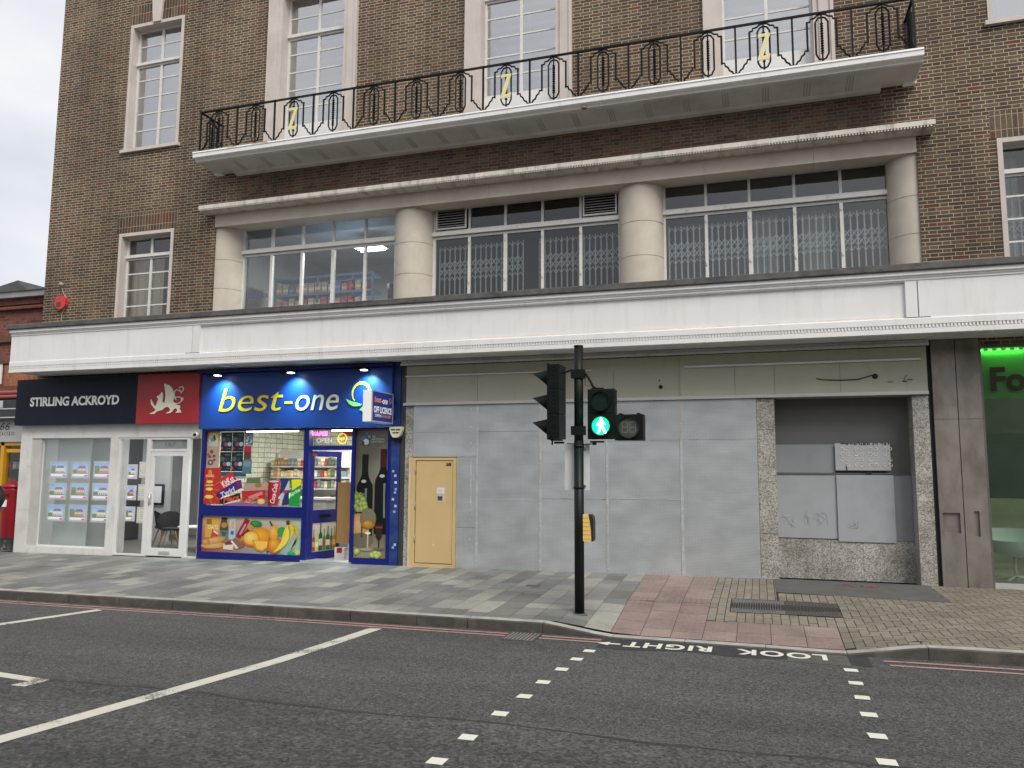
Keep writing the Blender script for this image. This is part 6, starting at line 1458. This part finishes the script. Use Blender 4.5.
# ------------------------------------------------------------------ left: neighbour, post box, passer-by
NB = thing('red_brick_building', 'old red brick building with slate roof at the left edge', 'building', (-19,.8,-.2)); NY = .80
mb = MB(); mb.box(-26,-15.24,NY,NY+7,2.95,5.45); mb.build('brick_wall', m_red, NB)
mb = MB(); mb.box(-26,-14.93,NY-.05,NY+.4,5.45,5.60); mb.box(-26,-14.93,NY-.10,NY+.4,5.33,5.40); mb.build('brick_cornice', m_red, NB)
mb = MB(); mb.box(-26,-14.92,NY-.16,NY+.4,5.60,5.74); mb.prism([(NY-.2,5.74),(NY+.8,5.88),(NY+.8,5.74)], -26, -14.92); mb.build('coping', mat('lead_grey', (.27,.27,.265), .6, .15, 4, stretch=(1,1,2)), NB)
mb = MB(); rfp = [(-34,6.0),(-24,6.15),(-20.5,6.78),(-19.86,6.90),(-19.45,6.56),(-18.4,5.75)]
for (xa, za), (xb, zb_) in zip(rfp, rfp[1:]): mb.face([(xa,3.4,za),(xb,3.4,zb_),(xb,9,zb_),(xa,9,za)])
mb.face([(x, 3.4, z) for x, z in rfp]+[(-18.4,3.4,5.6),(-34,3.4,5.6)])
mb.build('slate_roof', m_slate, NB)
mb = MB(); mb.box(-26,-15.25,NY-.08,NY,4.56,4.68); mb.box(-26,-15.25,NY-.04,NY,4.06,4.12); mb.build('moulded_course', mat('brown_moulding', (.10,.055,.04), .8, .2, 8), NB)
mb = MB(); mb.box(-18.0,-16.93,NY-.02,NY+.1,3.58,4.10); mb.build('window', m_upvc, NB)
mb = MB(); mb.box(-16.85,-15.4,NY-.006,NY,3.52,4.02); mb.build('soldier_panel', m_orange, NB)
mb = MB(); mb.tube([(-26,NY-.06,3.36),(-15.3,NY-.06,3.36)], .06, 10); mb.tube([(-26,NY-.10,3.26),(-15.3,NY-.10,3.26)], .05, 10); mb.build('terracotta_roll', mat('terracotta', (.26,.05,.04), .5, .15, 9), NB)
mb = MB(); mb.box(-26,-15.26,NY-.22,NY-.02,2.72,3.18); mb.build('canopy_box', mat('canopy_black', (.03,.032,.032), .5, .2, 6), NB)
mb = MB(); mb.box(-26,-15.26,NY-.235,NY-.221,2.76,2.785); mb.box(-26,-15.26,NY-.235,NY-.221,2.96,2.985); mb.box(-17.3,-16.55,NY-.24,NY-.222,3.0,3.16); mb.build('canopy_trim', m_alu, NB)
mb = MB(); mb.box(-26,-15.26,NY-.06,NY+.1,2.22,2.72); fs = mb.build('fascia_sign', mat('fascia_grey', (.40,.41,.41), .5, .04, 3), NB)
mb = MB(); mb.text('166', -16.92,-16.50,2.49,2.66, lambda u, v, d: (u,NY-.062,v), bold=.0, shear=.2); mb.build('lettering', m_gap, fs)
mb = MB(); mb.text('FOOD', -17.0,-16.32,2.36,2.46, lambda u, v, d: (u,NY-.062,v), bold=.06); mb.build('lettering', m_gap, fs)
mb = MB(); mb.text('FOOD', -16.99,-16.33,2.366,2.454, lambda u, v, d: (u,NY-.064,v), bold=-.012); mb.build('lettering', mat('letter_warm', (.75,.70,.55), .5, .04, 5), fs)
mb = MB()
for x in (-19.6,-18.1,-16.72): mb.box(x-.05,x+.05,NY-.02,NY+.12,-.1,2.22)
mb.box(-26,-15.26,NY-.02,NY+.12,2.14,2.22); mb.box(-26,-15.26,NY-.02,NY+.12,-.02,.10); mb.box(-18.1,-16.72,NY-.02,NY+.12,.55,.62); mb.box(-16.62,-15.9,NY,NY+.1,1.98,2.06); mb.build('shop_frame', m_gold2, NB)
mb = MB(); mb.box(-26,-15.25,NY-.01,NY+.1,-.35,-.02); mb.build('plinth', mat('plinth_grey', (.3,.29,.27), .8, .1, 5), NB)
pane(-26,-15.9,.1,2.14,NY+.06,m_shop,NB)
room('interior_room', -25, -15.26, NY+.15, NY+3.5, -.2, 2.7, mat('int_olive', (.20,.17,.10), .8, .2, 3), m_in, m_floor)
t = thing('string_lights', 'string of warm bulbs hanging in the amber shop window', 'lights', (-16.5,NY+.3,1)); mb = MB()
for k in range(9): mb.lathe(-16.42+.02*math.sin(k*2),NY+.3,[(.001,1.2+k*.095),(.025,1.22+k*.095),(.001,1.25+k*.095)],8)
mb.build('bulb', emis('warm_bulb', (1,.75,.4,1), 2.5), t)
rk = random.Random(9)
t = thing('shelf_unit', 'dark shelf of produce in the amber framed shop at left edge', 'shelving', (-17.2,NY+.8,-.1))
for z in (.35,.75,1.15,1.6): mb = MB(); mb.box(-17.9,-16.5,NY+.7,NY+1.1,z-.03,z); mb.build('shelf', m_ind, t)
for z in (.35,.75,1.15,1.6):
    for k in range(9): packet(-17.8+k*.15,NY+.72,z,.12,.2,rk.uniform(.1,.25),rk.choice(GC+[c(60,110,40),c(120,150,60)]),'item of produce on the dark shelf at the left edge','produce on the dark shelf')
# post box
px, py = -15.86, .42; zb = -.175
t = thing('post_box', 'red cylindrical post box partly hidden by the marble pier', 'post box', (px,py,zb))
mb = MB(); mb.lathe(px,py,[(.215,zb),(.215,zb+.05),(.20,zb+.07),(.20,zb+.28)],28); mb.build('base', mat('postbox_base', (.04,.04,.035), .6, .4, 8, dirt=(.35,.33,.28,.8), dscale=8, dpos=(.55,.65)), t)
mb = MB(); mb.lathe(px,py,[(.198,zb+.28),(.198,zb+1.28),(.205,zb+1.30),(.205,zb+1.33),(.195,zb+1.35)],28); bd = mb.build('body', m_post, t)
mb = MB(); mb.lathe(px,py,[(.195,zb+1.35),(.235,zb+1.37),(.24,zb+1.40),(.20,zb+1.44),(.10,zb+1.485),(.001,zb+1.50)],28); mb.build('cap', m_post, t)
mb = MB(); mb.box(px-.10,px+.10,py-.205,py-.17,zb+1.18,zb+1.22); mb.build('slot', m_gap, bd); mb = MB(); mb.box(px-.06,px+.06,py-.207,py-.17,zb+.95,zb+1.10); mb.build('collection_plate', m_letw, bd)

# person at the left edge: skinned figure
def skin(name, joints, edges, m_, parent=None, lab=None, loc=(0,0,0), lev=2):
    me = bpy.data.meshes.new(name+'_sk'); me.from_pydata([j[:3] for j in joints], edges, []); o = bpy.data.objects.new(name+'_sk', me); C.objects.link(o)
    s = o.modifiers.new('s','SKIN'); s.use_smooth_shade = True; s.branch_smoothing = .6
    for i, j in enumerate(joints):
        r = j[3] if isinstance(j[3], tuple) else (j[3], j[3]); me.skin_vertices[0].data[i].radius = r
    me.skin_vertices[0].data[0].use_root = True
    ss = o.modifiers.new('ss','SUBSURF'); ss.levels = lev; ss.render_levels = lev
    bpy.context.view_layer.update(); dg = bpy.context.evaluated_depsgraph_get(); m2 = bpy.data.meshes.new_from_object(o.evaluated_get(dg)); m2.materials.clear(); m2.materials.append(m_)
    bpy.data.objects.remove(o); o2 = bpy.data.objects.new(name, m2); C.objects.link(o2); m2.name = name
    for p in m2.polygons: p.use_smooth = True
    if parent is not None: o2.parent = parent
    o2.location = loc; return o2
pl_ = (-15.32,-.55,-.162)       # feet level
m_skin = mat('skin', (.42,.26,.19), .55, .05, 6); m_jkt = mat('jacket_black', (.012,.012,.015), .7, .25, 9); m_trs = mat('trousers_dark', (.03,.032,.045), .8, .2, 9); m_shoe = mat('shoe_white', (.65,.65,.63), .5, .05, 9); m_sole = mat('sole_black', (.02,.02,.02), .7, .1, 9)
# facing -X, walking; joints in metres above the ground
J = [(0,0,.92,.13),(0,0,1.12,.125),(0,0,1.34,.14),(-.01,0,1.46,.06),(-.02,0,1.53,.055),(-.03,0,1.60,.09),(-.035,0,1.68,.095),(-.03,0,1.74,.07),
     (0,.17,1.38,.055),(.08,.21,1.12,.045),(-.06,.20,.93,.035),(-.12,.19,.86,.03),
     (0,-.17,1.38,.055),(.14,-.21,1.14,.045),(.13,-.19,.93,.035),(.08,-.18,.86,.03),
     (-.02,.09,.86,.09),(-.16,.09,.48,.06),(-.22,.09,.10,.04),(-.32,.09,.05,.035),
     (.02,-.09,.86,.09),(.06,-.09,.48,.06),(.24,-.09,.13,.04),(.16,-.09,.05,.035)]
Eg = [(0,1),(1,2),(2,3),(3,4),(4,5),(5,6),(6,7),(2,8),(8,9),(9,10),(10,11),(2,12),(12,13),(13,14),(14,15),(0,16),(16,17),(17,18),(18,19),(0,20),(20,21),(21,22),(22,23)]
body = skin('person', J, Eg, m_skin, None, loc=pl_)
tag(body, 'person in black jacket and white shoes walking at the very left edge', 'person')
def sub(ids, grow, extra=0): 
    mp_ = {a: i for i, a in enumerate(ids)}; return [(J[a][0],J[a][1],J[a][2],J[a][3]+grow) for a in ids], [(mp_[a],mp_[b]) for a, b in Eg if a in mp_ and b in mp_]
for nm, ids, gw, m_ in (('jacket',[0,1,2,3,8,9,10,12,13,14],.028,m_jkt),('trousers',[0,16,17,18,20,21,22],.018,m_trs)):
    jj, ee = sub(ids, gw); skin(nm, jj, ee, m_, body)
for a, b in ((18,19),(22,23)):
    A_, B_ = J[a], J[b]; dz = -.03
    skin('shoe', [(A_[0]+.03,A_[1],A_[2]-.04,.045),((A_[0]+B_[0])/2,A_[1],(A_[2]+B_[2])/2-.015,.048),(B_[0]-.03,B_[1],B_[2]-.01,.04)], [(0,1),(1,2)], m_shoe, body)
skin('hair', [(.0,0,1.76,.085),(.03,0,1.68,.085),(.035,0,1.60,.06)], [(0,1),(1,2)], mat('hair_dark', (.02,.015,.012), .7, .2, 20), body)
for side, (hx, hy, hz) in ((1,(-.12,.19,.86)),(-1,(.08,-.18,.86))):
    for k in range(4):
        ln = (.07,.08,.075,.06)[k]; y0 = hy+(-.027+k*.018)
        skin('finger', [(hx,hy,hz-.02,.012),(hx-.005,y0,hz-.06,.009),(hx-.012,y0,hz-.06-ln*.6,.008),(hx-.03,y0,hz-.06-ln,.007)], [(0,1),(1,2),(2,3)], m_skin, body, lev=1)
    skin('thumb', [(hx,hy,hz-.01,.012),(hx-.03,hy-.01*side,hz-.045,.010),(hx-.04,hy-.008*side,hz-.085,.008)], [(0,1),(1,2)], m_skin, body, lev=1)

# ------------------------------------------------------------------ terrace across the street (behind the camera, seen in reflections)
OP = thing('terrace_building', 'plain brick terrace across the street with white sash windows', 'building', (0,-27,-.2))
mb = MB(); mb.box(-34,32,-33,-27,-.2,9.0); mb.build('brick_wall', m_opp, OP)
m_wd = mat('window_dark', (.03,.035,.04), .15, .1, 3)
for r in range(2):
    for k in range(13):
        x = -30+k*4.8; z = 4.0+r*2.7; mb = MB(); mb.box(x,x+1.2,-27,-26.93,z,z+1.7); fr = mb.build('window', m_upvc, OP)
        mb = MB()
        for a in (0,1):
            for b_ in (0,1): mb.box(x+.08+a*.54,x+.58+a*.54,-26.93,-26.925,z+.08+b_*.8,z+.82+b_*.8)
        mb.build('pane', m_wd, fr)
mb = MB(); mb.box(-34,32,-26.95,-26.6,2.9,3.4); mb.build('shop_fascia', m_navy, OP)
for k in range(11):
    mb = MB(); x = -33+k*6; mb.box(x,x+5.2,-26.98,-26.96,.4,2.8); mb.build('shop_window', m_wd, OP)
